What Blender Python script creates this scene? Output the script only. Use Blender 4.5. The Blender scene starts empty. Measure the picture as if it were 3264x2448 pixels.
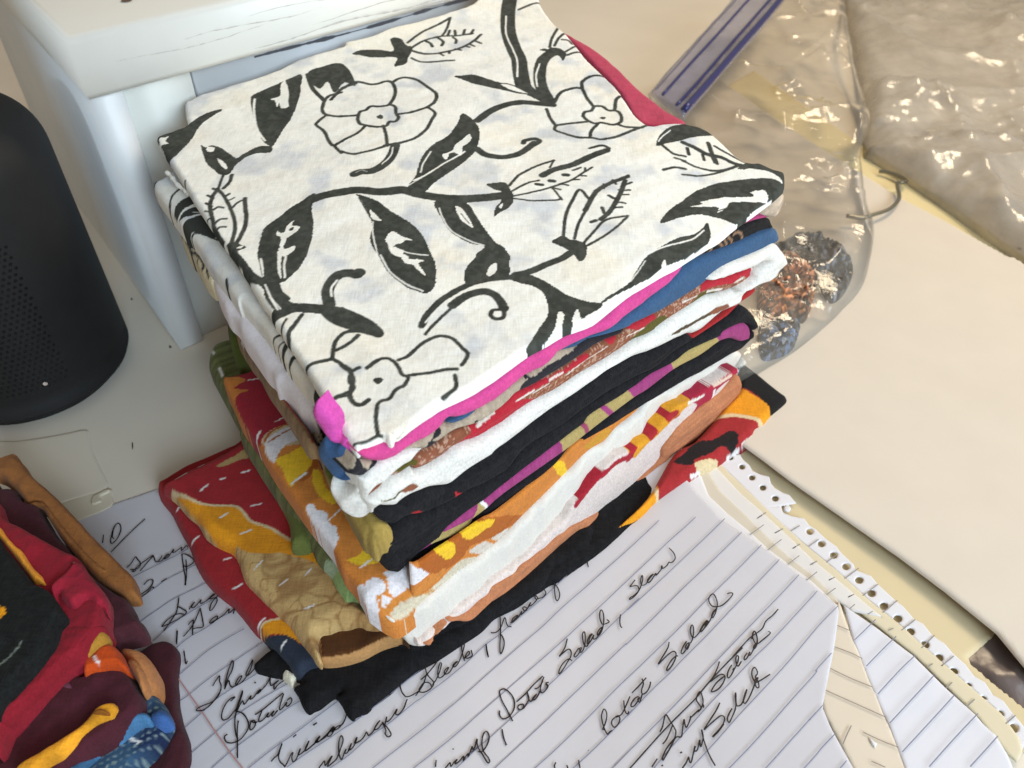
import bpy, math, random
import numpy as np
rng = random.Random(7)
SC = bpy.context.scene
rad = math.radians

# ------------------------------------------------------------------ camera
PW, PH, FOC, CAMH, PITCH = 3264, 2448, 2582.0, 0.36, rad(42)
cam_d = bpy.data.cameras.new('camera')
cam_d.sensor_width = 36.0
cam_d.lens = 36.0 * FOC / PW
cam_d.clip_start, cam_d.clip_end = 0.01, 50
cam_d.dof.use_dof = True
cam_d.dof.focus_distance = 0.40
cam_d.dof.aperture_fstop = 13.0
cam = bpy.data.objects.new('camera', cam_d)
cam.location = (0, 0, CAMH)
cam.rotation_euler = (math.pi / 2 - PITCH, 0, 0)
SC.collection.objects.link(cam)
SC.camera = cam

# ------------------------------------------------------------------ light
world = bpy.data.worlds.new('World')
SC.world = world
world.use_nodes = True
bg = world.node_tree.nodes['Background']
bg.inputs[0].default_value = (1.0, 0.93, 0.84, 1)
bg.inputs[1].default_value = 0.31

def area(name, loc, target, size, size_y, power, col):
    l = bpy.data.lights.new(name, 'AREA')
    l.shape = 'RECTANGLE'
    l.size, l.size_y, l.energy, l.color = size, size_y, power, col
    o = bpy.data.objects.new(name, l)
    o.location = loc
    d = np.array(target, float) - np.array(loc, float)
    o.rotation_euler = (math.acos(-d[2] / np.linalg.norm(d)), 0, math.atan2(d[1], d[0]) - math.pi / 2)
    SC.collection.objects.link(o)
    return o

area('side_window_light', (1.0, 0.05, 0.72), (0.0, 0.34, 0.05), 0.6, 0.6, 7.2, (0.82, 0.90, 1.0))
k_ = area('front_window_light', (0.58, -0.74, 0.66), (-0.08, 0.52, 0.16), 0.6, 0.5, 2.8, (0.66, 0.83, 1.0))
k_.data.spread = rad(70)
area('lamp_light', (0.75, 1.05, 0.95), (0.1, 0.45, 0.05), 0.35, 0.35, 8.6, (1.0, 0.80, 0.55))

SC.view_settings.view_transform = 'Standard'
SC.view_settings.look = 'None'
SC.view_settings.exposure = 0.0
SC.view_settings.gamma = 1.0
SC.view_settings.use_curve_mapping = False
SC.render.engine = 'CYCLES'
SC.cycles.use_denoising = True
SC.cycles.max_bounces = 8
SC.cycles.transparent_max_bounces = 16
SC.cycles.caustics_reflective = False
SC.cycles.caustics_refractive = False

# ------------------------------------------------------------------ tracing helpers
_s = 2212 / 1088.0
_f = 2212 / 600.0
REG = {'S': (0, 0, 1), 'D': (0, 0, 2212 / 3264.0), 'A': (0, 1900, 1816 / 600.0), 'B': (0, 1400, 1810 / 600.0), 'C': (450, 1350, 1410 / 850.0)}
for k in range(9):
    REG['Z%d' % (k + 1)] = ((k % 3) * 1088, (k // 3) * 816, _s)
for k, o in {'F1': (1000, 1250), 'F2': (1500, 1000), 'F3': (2000, 600), 'F4': (2000, 1000), 'F5': (600, 950),
             'F6': (1200, 1650), 'F7': (450, 500), 'F8': (800, 1700), 'HA': (300, 1600), 'HB': (500, 1998),
             'HC': (1000, 1998), 'HD': (1500, 1650), 'HE': (1500, 1998), 'HF': (2000, 1650), 'HG': (2000, 1998)}.items():
    REG[k] = (o[0], o[1], _f)
REG['P8'] = (2600, 1900, 2010 / 664.0)

def T(txt):
    """'Z1 x,y x,y F3 x,y ...' -> (n,2) array of photo points"""
    out, reg = [], REG['S']
    for w in txt.split():
        if w in REG:
            reg = REG[w]
        else:
            x, y = w.split(',')
            out.append((reg[0] + float(x) / reg[2], reg[1] + float(y) / reg[2]))
    return np.array(out)

def smooth(P, n=5, closed=False):
    P = np.asarray(P, float)
    if len(P) < 3:
        return P
    Q = np.vstack([P[-1], P, P[0], P[1]]) if closed else np.vstack([2 * P[0] - P[1], P, 2 * P[-1] - P[-2]])
    out = []
    m = len(P) if closed else len(P) - 1
    for i in range(m):
        p0, p1, p2, p3 = Q[i], Q[i + 1], Q[i + 2], Q[i + 3]
        for k in range(n):
            t = k / n
            out.append(0.5 * ((2 * p1) + (p2 - p0) * t + (2 * p0 - 5 * p1 + 4 * p2 - p3) * t * t + (3 * p1 - p0 - 3 * p2 + p3) * t ** 3))
    if not closed:
        out.append(P[-1])
    return np.array(out)

CT, ST = math.cos(PITCH), math.sin(PITCH)

def rays(P):
    P = np.atleast_2d(P)
    u = (P[:, 0] - PW / 2) / FOC
    v = (P[:, 1] - PH / 2) / FOC
    return np.stack([u, CT - v * ST, -ST - v * CT], 1)

class Flat:
    """a gently curved surface z = h(x, y); local coordinates are x, y in metres"""
    def __init__(s, h):
        s.h = h if callable(h) else (lambda x, y, c=h: np.full_like(x, c))
    def uv(s, P):
        d = rays(P)
        z = np.full(len(d), 0.05)
        for _ in range(25):
            t = (CAMH - z) / -d[:, 2]
            x, y = d[:, 0] * t, d[:, 1] * t
            z = 0.5 * z + 0.5 * s.h(x, y)
        return np.stack([x, y], 1)
    def xyz(s, uv, k=0.0):
        x, y = uv[:, 0], uv[:, 1]
        return np.stack([x, y, s.h(x, y) + k], 1)
    n = np.array([0, 0, 1.0])

class Wall:
    """an upright plane through A, B (plan points) pushed outwards by o0 at A and o1 at B; local coordinates s, z"""
    def __init__(s, A, B, o0=0.0, o1=0.0):
        A, B = np.array(A, float), np.array(B, float)
        d = (B - A) / np.linalg.norm(B - A)
        n = np.array([d[1], -d[0]])
        A, B = A + n * o0, B + n * o1
        s.A, s.d = A, (B - A) / np.linalg.norm(B - A)
        s.n2 = np.array([s.d[1], -s.d[0]])
        s.n = np.array([s.n2[0], s.n2[1], 0.0])
    def uv(s, P):
        d = rays(P)
        t = (s.n2 @ s.A) / (d[:, :2] @ s.n2)
        p = d * t[:, None]
        return np.stack([(p[:, :2] - s.A) @ s.d, CAMH + p[:, 2]], 1)
    def xyz(s, uv, k=0.0):
        p = s.A + uv[:, :1] * s.d + np.asarray(k).reshape(-1, 1) * s.n2 if np.ndim(k) else s.A + uv[:, :1] * s.d + k * s.n2
        return np.column_stack([p, uv[:, 1]])

# ------------------------------------------------------------------ noise
def _hash(ix, iy, seed):
    h = (ix.astype(np.int64) * 374761393 + iy.astype(np.int64) * 668265263 + seed * 1442695041) & 0xFFFFFFFF
    h = ((h ^ (h >> 13)) * 1274126177) & 0xFFFFFFFF
    return ((h ^ (h >> 16)) & 0xFFFF) / 65535.0

def vnoise(x, y, seed=0):
    ix, iy = np.floor(x), np.floor(y)
    fx, fy = x - ix, y - iy
    fx, fy = fx * fx * (3 - 2 * fx), fy * fy * (3 - 2 * fy)
    a, b = _hash(ix, iy, seed), _hash(ix + 1, iy, seed)
    c, d = _hash(ix, iy + 1, seed), _hash(ix + 1, iy + 1, seed)
    return (a + (b - a) * fx) * (1 - fy) + (c + (d - c) * fx) * fy

def fbm(x, y, seed=0, o=4):
    v, a, t = 0, 0.5, 0
    for k in range(o):
        v = v + a * vnoise(x * 2 ** k, y * 2 ** k, seed + k * 17)
        t += a
        a *= 0.5
    return v / t

def ridged(x, y, seed=0, o=4):
    v, a, t = 0, 0.5, 0
    for k in range(o):
        v = v + a * (1 - np.abs(2 * vnoise(x * 2 ** k, y * 2 ** k, seed + k * 31) - 1))
        t += a
        a *= 0.5
    return v / t

# ------------------------------------------------------------------ colour
def lin(c):
    c = np.asarray(c, float) / 255.0
    return np.where(c <= 0.04045, c / 12.92, ((c + 0.055) / 1.055) ** 2.4)

def K(r, g, b, k=0.85):
    return np.minimum(lin((r, g, b)) * k, 0.85)

# ------------------------------------------------------------------ geometry primitives
def seg_dist(X, Y, P, closed):
    """distance to a polyline and nearest point"""
    best = np.full(X.shape, 1e9, np.float64)
    nx, ny = np.zeros_like(X), np.zeros_like(X)
    m = len(P) if closed else len(P) - 1
    for i in range(m):
        a, b = P[i], P[(i + 1) % len(P)]
        d = b - a
        L = d @ d
        if L < 1e-16:
            continue
        t = np.clip(((X - a[0]) * d[0] + (Y - a[1]) * d[1]) / L, 0, 1)
        px, py = a[0] + t * d[0], a[1] + t * d[1]
        q = (X - px) ** 2 + (Y - py) ** 2
        w = q < best
        best = np.where(w, q, best)
        nx, ny = np.where(w, px, nx), np.where(w, py, ny)
    return np.sqrt(best), nx, ny

def inside(X, Y, loops):
    r = np.zeros(X.shape, bool)
    for P in loops:
        for i in range(len(P)):
            (x0, y0), (x1, y1) = P[i], P[(i + 1) % len(P)]
            if y0 == y1:
                continue
            c = ((y0 > Y) != (y1 > Y))
            r ^= c & (X < (x1 - x0) * (Y - y0) / (y1 - y0) + x0)
    return r

class Paint:
    """a printed pattern: fills and strokes traced on a surface, laid down in order"""
    def __init__(s, fr):
        s.fr, s.ops = fr, []
    def scale(s, P):
        m = P.mean(0)
        q = s.fr.uv(np.array([m, m + (4, 0), m + (0, 4)]))
        a, b = np.linalg.norm(q[1] - q[0]) / 4, np.linalg.norm(q[2] - q[0]) / 4
        return 0.5 * (a + b) if isinstance(s.fr, Flat) else min(a, b)
    def fill(s, txt, col, sm=True):
        P = T(txt) if isinstance(txt, str) else txt
        if sm:
            P = smooth(P, 4, True)
        s.ops.append(('f', s.fr.uv(P), np.asarray(col, float), 0))
        return s
    def line(s, txt, w, col, sm=True, taper=0):
        """w in pixels of the tracing view"""
        reg = txt.split()[0]
        P = T(txt)
        sc = s.scale(P) / REG[reg][2]
        if sm:
            P = smooth(P, 5)
        s.ops.append(('s', s.fr.uv(P), np.asarray(col, float), w * sc * 0.5))
        return s
    def __call__(s, U, V, C, warp=0.0003, wf=1100.0, soft=0.00025):
        if warp:
            U = U + warp * 2 * (fbm(U * wf, V * wf, 5, 2) - .5)
            V = V + warp * 2 * (fbm(U * wf + 40, V * wf, 9, 2) - .5)
        for kind, P, col, w in s.ops:
            lo, hi = P.min(0) - w - soft, P.max(0) + w + soft
            m = np.where((U > lo[0]) & (U < hi[0]) & (V > lo[1]) & (V < hi[1]))[0]
            if not len(m):
                continue
            u, v = U[m], V[m]
            if kind == 'f':
                a = inside(u, v, [P]).astype(float)
            else:
                d, _, _ = seg_dist(u, v, P, False)
                a = np.clip((w - d) / soft + 0.5, 0, 1)
            C[m] += a[:, None] * (col - C[m])
        return C

class Buf:
    def __init__(s):
        s.v, s.f, s.c, s.n = [], [], [], 0
    def add(s, V, F, C):
        s.v.append(np.asarray(V, float))
        s.f += [tuple(int(i) + s.n for i in f) for f in F] if not isinstance(F, np.ndarray) else (F + s.n).tolist()
        s.c.append(np.asarray(C, float))
        s.n += len(V)
        return s

def obj(name, buf, mat, parent=None, base=None, smooth_shade=True):
    V, C = np.vstack(buf.v), np.vstack(buf.c)
    if parent is not None:
        base = np.array(parent['_base'])
    elif base is None:
        base = np.array([V[:, 0].mean(), V[:, 1].mean(), V[:, 2].min()])
    me = bpy.data.meshes.new(name)
    me.from_pydata((V - base).tolist(), [], buf.f)
    a = me.color_attributes.new('Col', 'FLOAT_COLOR', 'POINT')
    a.data.foreach_set('color', np.column_stack([np.clip(C, 0, 1), np.ones(len(C))]).astype(np.float32).ravel())
    if smooth_shade:
        me.polygons.foreach_set('use_smooth', [True] * len(me.polygons))
    me.materials.append(mat)
    o = bpy.data.objects.new(name, me)
    SC.collection.objects.link(o)
    if parent is not None:
        o.parent = parent
    else:
        o.location = base
    o['_base'] = [float(b) for b in base]
    return o

def tag(o, label, cat, group=None):
    o['label'], o['category'] = label, cat
    if group:
        o['group'] = group
    return o

def puff(fr, loops, thick, r, res, col, wr=None, skirt=0.0, paint=None, warp=0.0003, buf=None, sm=True, edge=None, soft=0.00025):
    """a soft slab lying on surface fr with the given traced outline(s): its face rounds off towards the outline over
    the distance r, by `thick`, and its sides go back by `skirt`; wr(u, v) adds wrinkles"""
    if isinstance(loops, str):
        loops = [loops]
    L = []
    for i, l in enumerate(loops):
        P = T(l) if isinstance(l, str) else l
        L.append(fr.uv(smooth(P, 4, True) if sm else P))
    A = L[0]
    lo, hi = A.min(0) - res, A.max(0) + res
    nu, nv = int((hi[0] - lo[0]) / res) + 2, int((hi[1] - lo[1]) / res) + 2
    U, V = np.meshgrid(lo[0] + np.arange(nu) * res, lo[1] + np.arange(nv) * res)
    ins = inside(U.ravel(), V.ravel(), L)
    # only evaluate distance where it matters
    Uf, Vf = U.ravel(), V.ravel()
    g = ins.reshape(nv, nu)
    near = g.copy()
    for _ in range(1):
        n2 = near.copy()
        n2[1:] |= near[:-1]; n2[:-1] |= near[1:]; n2[:, 1:] |= near[:, :-1]; n2[:, :-1] |= near[:, 1:]
        n2[1:, 1:] |= near[:-1, :-1]; n2[:-1, :-1] |= near[1:, 1:]; n2[1:, :-1] |= near[:-1, 1:]; n2[:-1, 1:] |= near[1:, :-1]
        near = n2
    idx = np.where(near.ravel())[0]
    u, v, i_in = Uf[idx].copy(), Vf[idx].copy(), ins[idx]
    d = np.full(len(u), 1e9)
    nx, ny = np.zeros_like(u), np.zeros_like(u)
    for P in L:
        dd, px, py = seg_dist(u, v, P, True)
        w = dd < d
        d, nx, ny = np.where(w, dd, d), np.where(w, px, nx), np.where(w, py, ny)
    keep = i_in | (d < res * 1.5)
    out = ~i_in
    u[out], v[out] = nx[out], ny[out]
    d[out] = 0
    q = np.clip(d / r, 0, 1)
    prof = np.sqrt(np.maximum(0, 1 - (1 - q) ** 2))
    k = thick * prof
    if wr is not None:
        k = k + wr(u, v) * (0.15 + 0.85 * prof)
    uv = np.stack([u, v], 1)
    if isinstance(fr, Flat):
        X = fr.xyz(uv, k - thick)
    else:
        X = fr.xyz(uv, k)
    C = np.tile(np.asarray(col, float), (len(u), 1)) if not callable(col) else np.asarray(col(u, v), float)
    if paint is not None:
        C = paint(u, v, C, warp=warp, soft=soft)
    remap = -np.ones(nu * nv, np.int64)
    remap[idx] = np.arange(len(idx))
    ii = np.arange(nu * nv).reshape(nv, nu)
    Q = np.stack([ii[:-1, :-1].ravel(), ii[:-1, 1:].ravel(), ii[1:, 1:].ravel(), ii[1:, :-1].ravel()], 1)
    ok = (near.ravel()[Q]).all(1) & (g.ravel()[Q]).any(1)
    Fq = remap[Q[ok]]
    ok2 = keep[Fq].all(1)
    Fq = Fq[ok2]
    used = np.unique(Fq)
    m2 = -np.ones(len(idx), np.int64)
    m2[used] = np.arange(len(used))
    Fq = m2[Fq]
    X, C = X[used], C[used]
    F = Fq
    if skirt:
        E = np.concatenate([Fq[:, [0, 1]], Fq[:, [1, 2]], Fq[:, [2, 3]], Fq[:, [3, 0]]])
        key = np.sort(E, 1)
        kk = key[:, 0] * len(X) + key[:, 1]
        un, first, cnt = np.unique(kk, return_index=True, return_counts=True)
        B = E[first[cnt == 1]]
        bv = np.unique(B)
        mp = np.zeros(len(X), np.int64)
        mp[bv] = len(X) + np.arange(len(bv))
        X2 = X[bv] - fr.n * skirt
        F = np.vstack([Fq, np.stack([B[:, 1], B[:, 0], mp[B[:, 0]], mp[B[:, 1]]], 1)])
        X = np.vstack([X, X2])
        C = np.vstack([C, C[bv]])
    buf = buf or Buf()
    buf.add(X, F, C)
    return buf

def ribbon(fr, P, w, lift, buf, col, px=True):
    """a flat drawn line of width w metres on surface fr"""
    q = fr.uv(P) if px else P
    d = np.gradient(q, axis=0)
    d /= np.linalg.norm(d, axis=1)[:, None] + 1e-12
    n = np.stack([-d[:, 1], d[:, 0]], 1)
    ww = np.broadcast_to(np.asarray(w, float), (len(q),))[:, None] * 0.5
    a, b = fr.xyz(q + n * ww, lift), fr.xyz(q - n * ww, lift)
    m = len(q)
    V = np.vstack([a, b])
    F = [(i, i + 1, m + i + 1, m + i) for i in range(m - 1)]
    buf.add(V, F, np.tile(col, (2 * m, 1)))

def tube(P, r, buf, col, n=8):
    P = np.asarray(P, float)
    d = np.gradient(P, axis=0)
    d /= np.linalg.norm(d, axis=1)[:, None] + 1e-12
    up = np.array([0.13, 0.21, 0.97])
    a = np.cross(d, up)
    a /= np.linalg.norm(a, axis=1)[:, None]
    b = np.cross(d, a)
    rr = np.broadcast_to(np.asarray(r, float), (len(P),))
    V = np.vstack([P[i] + rr[i] * (math.cos(k * 2 * math.pi / n) * a[i] + math.sin(k * 2 * math.pi / n) * b[i]) for i in range(len(P)) for k in range(n)])
    F = [(i * n + k, i * n + (k + 1) % n, (i + 1) * n + (k + 1) % n, (i + 1) * n + k) for i in range(len(P) - 1) for k in range(n)]
    F += [tuple(range(n - 1, -1, -1)), tuple(range((len(P) - 1) * n, len(P) * n))]
    buf.add(V, F, np.tile(col, (len(V), 1)))

def prism(corners, z0, z1, bev, buf, col):
    """an upright prism over plan corners (counter-clockwise) with a bevelled top and bottom"""
    P = np.array(corners, float)
    n = len(P)
    def inset(k):
        out = []
        for i in range(n):
            a, b, c = P[i - 1], P[i], P[(i + 1) % n]
            e1, e2 = (b - a) / np.linalg.norm(b - a), (c - b) / np.linalg.norm(c - b)
            n1, n2 = np.array([-e1[1], e1[0]]), np.array([-e2[1], e2[0]])
            out.append(b + (n1 + n2) / (1 + n1 @ n2) * k)
        return np.array(out)
    rings = []
    for z, k in ((z0, bev), (z0 + bev * .3, bev * .3), (z0 + bev, 0), (z1 - bev, 0), (z1 - bev * .3, bev * .3), (z1, bev)):
        rings.append(np.column_stack([inset(k), np.full(n, z)]))
    V = np.vstack(rings)
    F = [(r * n + i, r * n + (i + 1) % n, (r + 1) * n + (i + 1) % n, (r + 1) * n + i) for r in range(5) for i in range(n)]
    F += [tuple(range(n - 1, -1, -1)), tuple(range(5 * n, 6 * n))]
    buf.add(V, F, np.tile(col, (len(V), 1)))
    return buf

# ------------------------------------------------------------------ materials
def material(name, rough=0.85, spec=0.3, bump=0.0, bscale=1500.0, bdist=0.0002, var=0.0, vscale=60.0, sheen=0.0, coat=0.0, trans=0.0, stretch=None, weave=0.0):
    m = bpy.data.materials.new(name)
    m.use_nodes = True
    nt = m.node_tree
    p = nt.nodes['Principled BSDF']
    at = nt.nodes.new('ShaderNodeAttribute')
    at.attribute_name = 'Col'
    src = at.outputs['Color']
    tc = nt.nodes.new('ShaderNodeTexCoord')
    if var:
        nz = nt.nodes.new('ShaderNodeTexNoise')
        nz.inputs['Scale'].default_value = vscale
        nz.inputs['Detail'].default_value = 5
        nt.links.new(tc.outputs['Object'], nz.inputs['Vector'])
        mr = nt.nodes.new('ShaderNodeMapRange')
        mr.inputs['From Min'].default_value, mr.inputs['From Max'].default_value = 0.25, 0.75
        mr.inputs['To Min'].default_value, mr.inputs['To Max'].default_value = 1 - var, 1 + var * .6
        nt.links.new(nz.outputs['Fac'], mr.inputs['Value'])
        mx = nt.nodes.new('ShaderNodeVectorMath')
        mx.operation = 'SCALE'
        nt.links.new(src, mx.inputs[0])
        nt.links.new(mr.outputs[0], mx.inputs['Scale'])
        src = mx.outputs[0]
    wsum = None
    if weave:
        # threads: two crossed, stretched noises
        outs = []
        for sc in ((1, .12, .5), (.12, 1, .5)):
            mp = nt.nodes.new('ShaderNodeMapping')
            mp.inputs['Rotation'].default_value = (0, 0, rad(-42))
            mp.inputs['Scale'].default_value = sc
            nz = nt.nodes.new('ShaderNodeTexNoise')
            nz.inputs['Scale'].default_value = 1300
            nz.inputs['Detail'].default_value = 2
            nt.links.new(tc.outputs['Object'], mp.inputs['Vector'])
            nt.links.new(mp.outputs[0], nz.inputs['Vector'])
            outs.append(nz.outputs['Fac'])
        ad = nt.nodes.new('ShaderNodeMath')
        ad.operation = 'ADD'
        nt.links.new(outs[0], ad.inputs[0]); nt.links.new(outs[1], ad.inputs[1])
        wsum = ad.outputs[0]
        mr = nt.nodes.new('ShaderNodeMapRange')
        mr.inputs['From Min'].default_value, mr.inputs['From Max'].default_value = 0.7, 1.3
        mr.inputs['To Min'].default_value, mr.inputs['To Max'].default_value = 1 - weave, 1 + weave
        nt.links.new(wsum, mr.inputs['Value'])
        mx = nt.nodes.new('ShaderNodeVectorMath')
        mx.operation = 'SCALE'
        nt.links.new(src, mx.inputs[0])
        nt.links.new(mr.outputs[0], mx.inputs['Scale'])
        src = mx.outputs[0]
    nt.links.new(src, p.inputs['Base Color'])
    p.inputs['Roughness'].default_value = rough
    p.inputs['Specular IOR Level'].default_value = spec
    p.inputs['Sheen Weight'].default_value = sheen
    p.inputs['Coat Weight'].default_value = coat
    if bump:
        nz = nt.nodes.new('ShaderNodeTexNoise')
        nz.inputs['Scale'].default_value = bscale
        nz.inputs['Detail'].default_value = 3
        v = tc.outputs['Object']
        if stretch:
            mp = nt.nodes.new('ShaderNodeMapping')
            mp.inputs['Scale'].default_value = stretch
            mp.inputs['Rotation'].default_value = (0, 0, rad(-42))
            nt.links.new(v, mp.inputs['Vector'])
            v = mp.outputs[0]
        nt.links.new(v, nz.inputs['Vector'])
        b = nt.nodes.new('ShaderNodeBump')
        b.inputs['Strength'].default_value = bump
        b.inputs['Distance'].default_value = bdist
        nt.links.new(wsum if wsum is not None else nz.outputs['Fac'], b.inputs['Height'])
        nt.links.new(b.outputs[0], p.inputs['Normal'])
    return m

M_CLOTH = material('woven_cotton', 0.92, 0.15, bump=0.7, bdist=0.0003, var=0.06, vscale=120, sheen=0.08, weave=.13)
M_DARKCLOTH = material('dark_cotton', 0.95, 0.1, bump=0.7, bdist=0.0005, var=0.25, vscale=250, sheen=0.03, weave=.3)
M_MUSLIN = material('thin_muslin', 0.9, 0.15, bump=0.4, bdist=0.0003, var=0.03, vscale=120, weave=.06)
M_PAPER = material('writing_paper', 0.75, 0.25, bump=0.15, bscale=200, bdist=0.0005, var=0.03, vscale=30)
M_INK = material('ballpoint_ink', 0.5, 0.4)
M_PAINT = material('worn_white_paint', 0.45, 0.4, bump=0.25, bscale=90, bdist=0.0006, var=0.04, vscale=40)
M_TABLE = material('cream_laminate', 0.38, 0.4, bump=0.05, bscale=120, bdist=0.0004, var=0.05, vscale=14)
M_PLASTIC = material('soft_plastic', 0.45, 0.4, bump=0.05, bscale=800)
M_CARD = material('card', 0.7, 0.25, bump=0.1, bscale=300, var=0.03, vscale=25)
# ================================================================== the setting
def thing(name, loc, label, cat, group=None):
    o = bpy.data.objects.new(name, None)
    o.empty_display_size = 0.02
    o.location = loc
    o['_base'] = [float(c) for c in loc]
    SC.collection.objects.link(o)
    return tag(o, label, cat, group)

TABLE = Flat(0.0)
b = Buf()
b.add([(-1.6, -0.6, 0), (1.8, -0.6, 0), (1.8, 2.6, 0), (-1.6, 2.6, 0)], [(0, 1, 2, 3)], np.tile(K(240, 230, 212, .88), (4, 1)))
t = obj('tabletop', b, M_TABLE, smooth_shade=False)
t['kind'] = 'structure'

# ---- white painted riser at the back
E1 = np.array([0.744, 0.668])                       # along its front
E2 = np.array([-0.603, 0.798])                      # towards its back
G0 = np.array([-0.229, 0.427])
def g(a, c):
    return tuple(G0 + E1 * a + E2 * c)
WHITE = K(246, 242, 230, .9)
riser = thing('desk_riser', (*G0, 0), 'white painted wooden riser with worn paint on its thick top board', 'desk riser')
M_BOARD = material('worn_board_paint', 0.4, 0.4, bump=0.3, bscale=70, bdist=0.0006)
fr = Flat(0.214)
bd = Buf()
prism([g(0, 0), g(.315, 0), g(.315, .34), g(0, .34)], .180, .214, .004, bd, WHITE)
obj('top_board', bd, M_BOARD, riser)
# long worn streaks along the board's front face, real paint wear with its own shape
frb = Wall(g(0, 0), g(.315, 0), .0006, .0006)
wb = Buf()
r2 = random.Random(3)
for zz, s0, s1, w in ((.186, .10, .26, .0022), (.191, .14, .33, .0014), (.199, .06, .15, .0009), (.196, .02, .11, .0008), (.203, .10, .30, .001), (.184, .21, .31, .002)):
    n = 60
    s = np.linspace(s0, s1, n)
    z = zz + .0012 * np.sin(s * 61 + zz * 900) + .0008 * (fbm(s * 140, s * 0 + zz * 100, 3, 3) - .5)
    ww = w * np.sin(np.linspace(0, math.pi, n)) ** .5 * (0.1 + 1.5 * np.clip(fbm(s * 260, s * 0 + zz * 50, 8, 3) - .32, 0, 1))
    ribbon(frb, np.stack([s, z], 1), ww, 0, wb, K(206, 198, 188), px=False)
obj('paint_wear', wb, M_PAINT, riser)
pb = prism([g(.0035, .006), g(.0205, .006), g(.0205, .33), g(.0035, .33)], 0, .1795, .0015, Buf(), K(236, 238, 236, .9))
obj('side_panel', pb, M_PAINT, riser)
pb = prism([g(.0207, .012), g(.062, .012), g(.062, .025), g(.0207, .025)], 0, .1795, .001, Buf(), K(232, 232, 222, .9))
obj('front_stile', pb, M_PAINT, riser)
pb = prism([g(.0645, .014), g(.305, .014), g(.305, .03), g(.0645, .03)], .02, .1790, .0015, Buf(), K(214, 216, 216, .8))
dr = obj('drawer_front', pb, M_PAINT, riser)
frd = Wall(g(.0645, .014), g(.305, .014), .0004, .0004)
wb = Buf()
s = np.linspace(.04, .235, 160)
z = .1745 + .0005 * np.sin(s * 40)
ribbon(frd, np.stack([s, z], 1), .004 * (0.15 + 1.6 * np.clip(fbm(s * 70, s * 0, 4, 4) - .35, 0, 1)), 0, wb, K(92, 90, 94), px=False)
w = obj('paint_wear', wb, M_PAINT, riser)
pb = prism([g(.0207, .31), g(.295, .31), g(.295, .33), g(.0207, .33)], 0, .1795, .001, Buf(), K(200, 198, 190))
obj('back_panel', pb, M_PAINT, riser)
pb = prism([g(.2955, .03), g(.311, .03), g(.311, .33), g(.2955, .33)], 0, .1795, .001, Buf(), K(228, 226, 220))
obj('side_panel', pb, M_PAINT, riser)
# knob-like dark spot on the board top
sp = Buf()
c = fr.uv(np.array([[405., 4.]]))[0]
a = np.linspace(0, 2 * math.pi, 24)
ribbon(fr, c + .0016 * np.stack([np.cos(a), np.sin(a)], 1) , .003, .0006, sp, K(110, 80, 60), px=False)
obj('knot', sp, M_PAINT, riser)

# ---- speaker
SPC = np.array([-0.322, 0.414])
def lathe(prof, n, col, buf):
    V, F = [], []
    for r, z in prof:
        for k in range(n):
            a = 2 * math.pi * k / n
            V.append((SPC[0] + r * math.cos(a), SPC[1] + r * math.sin(a), z))
    m = len(prof)
    for i in range(m - 1):
        for k in range(n):
            F.append((i * n + k, i * n + (k + 1) % n, (i + 1) * n + (k + 1) % n, (i + 1) * n + k))
    buf.add(V, F, np.tile(col, (len(V), 1)))
    return buf
M_SPK = material('black_grille_metal', 0.7, 0.25, bump=0.2, bscale=2500, var=.15, vscale=60)
spk = thing('speaker', (*SPC, 0), 'black round speaker with a perforated grille beside the riser', 'speaker')
prof = [(.0, .0045), (.056, .0045), (.0605, .0075), (.0625, .012)] + [(.0625 - .001 * t, .012 + .138 * t) for t in np.linspace(0, 1, 12)]
for a in np.linspace(0, math.pi / 2, 14)[1:]:
    prof.append((.0615 - .022 * (1 - math.cos(a)), .150 + .028 * math.sin(a)))
prof += [(.034, .1776), (.030, .1760), (.0, .1756)]
obj('body', lathe(prof, 128, K(35, 34, 33), Buf()), M_SPK, spk)
obj('foot', lathe([(0, 0), (.053, 0), (.054, .001), (.054, .0046), (0, .0046)], 96, K(24, 24, 26), Buf()), M_PLASTIC, spk)
# perforations: small recessed-looking black discs lying on the grille
hb = Buf()
cnt = 0
for i, z in enumerate(np.arange(.030, .122, .0034)):
    for k in range(116):
        a = 2 * math.pi * (k + .5 * (i % 2)) / 116
        deg = math.degrees(a)
        if not (-112 < (deg if deg < 180 else deg - 360) < -38):
            continue
        rr = .0625 - .001 * ((z - .012) / .138) + .00012
        c = np.array([SPC[0] + rr * math.cos(a), SPC[1] + rr * math.sin(a), z])
        e = np.array([-math.sin(a), math.cos(a), 0])
        V = [c + .0010 * (math.cos(q) * e + math.sin(q) * np.array([0, 0, 1.])) for q in np.linspace(0, 2 * math.pi, 9)[:-1]]
        hb.add(V, [tuple(range(8))], np.tile(K(9, 9, 10), (8, 1)))
gr = obj('grille', hb, M_PLASTIC, spk)
gr['kind'] = 'stuff'
# a fleck of lint on it
lint = Buf()
frs = Wall((SPC[0] + .030, SPC[1] - .0562), (SPC[0] + .04, SPC[1] - .049), .0, .0)
puff(frs, 'Z4 276,828 290,818 308,824 306,836 288,840', .0004, .0006, .0003, K(214, 196, 182), buf=lint)
tag(obj('lint_fleck', lint, M_PAPER), 'tiny pale lint fleck stuck on the black speaker', 'lint')

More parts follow.
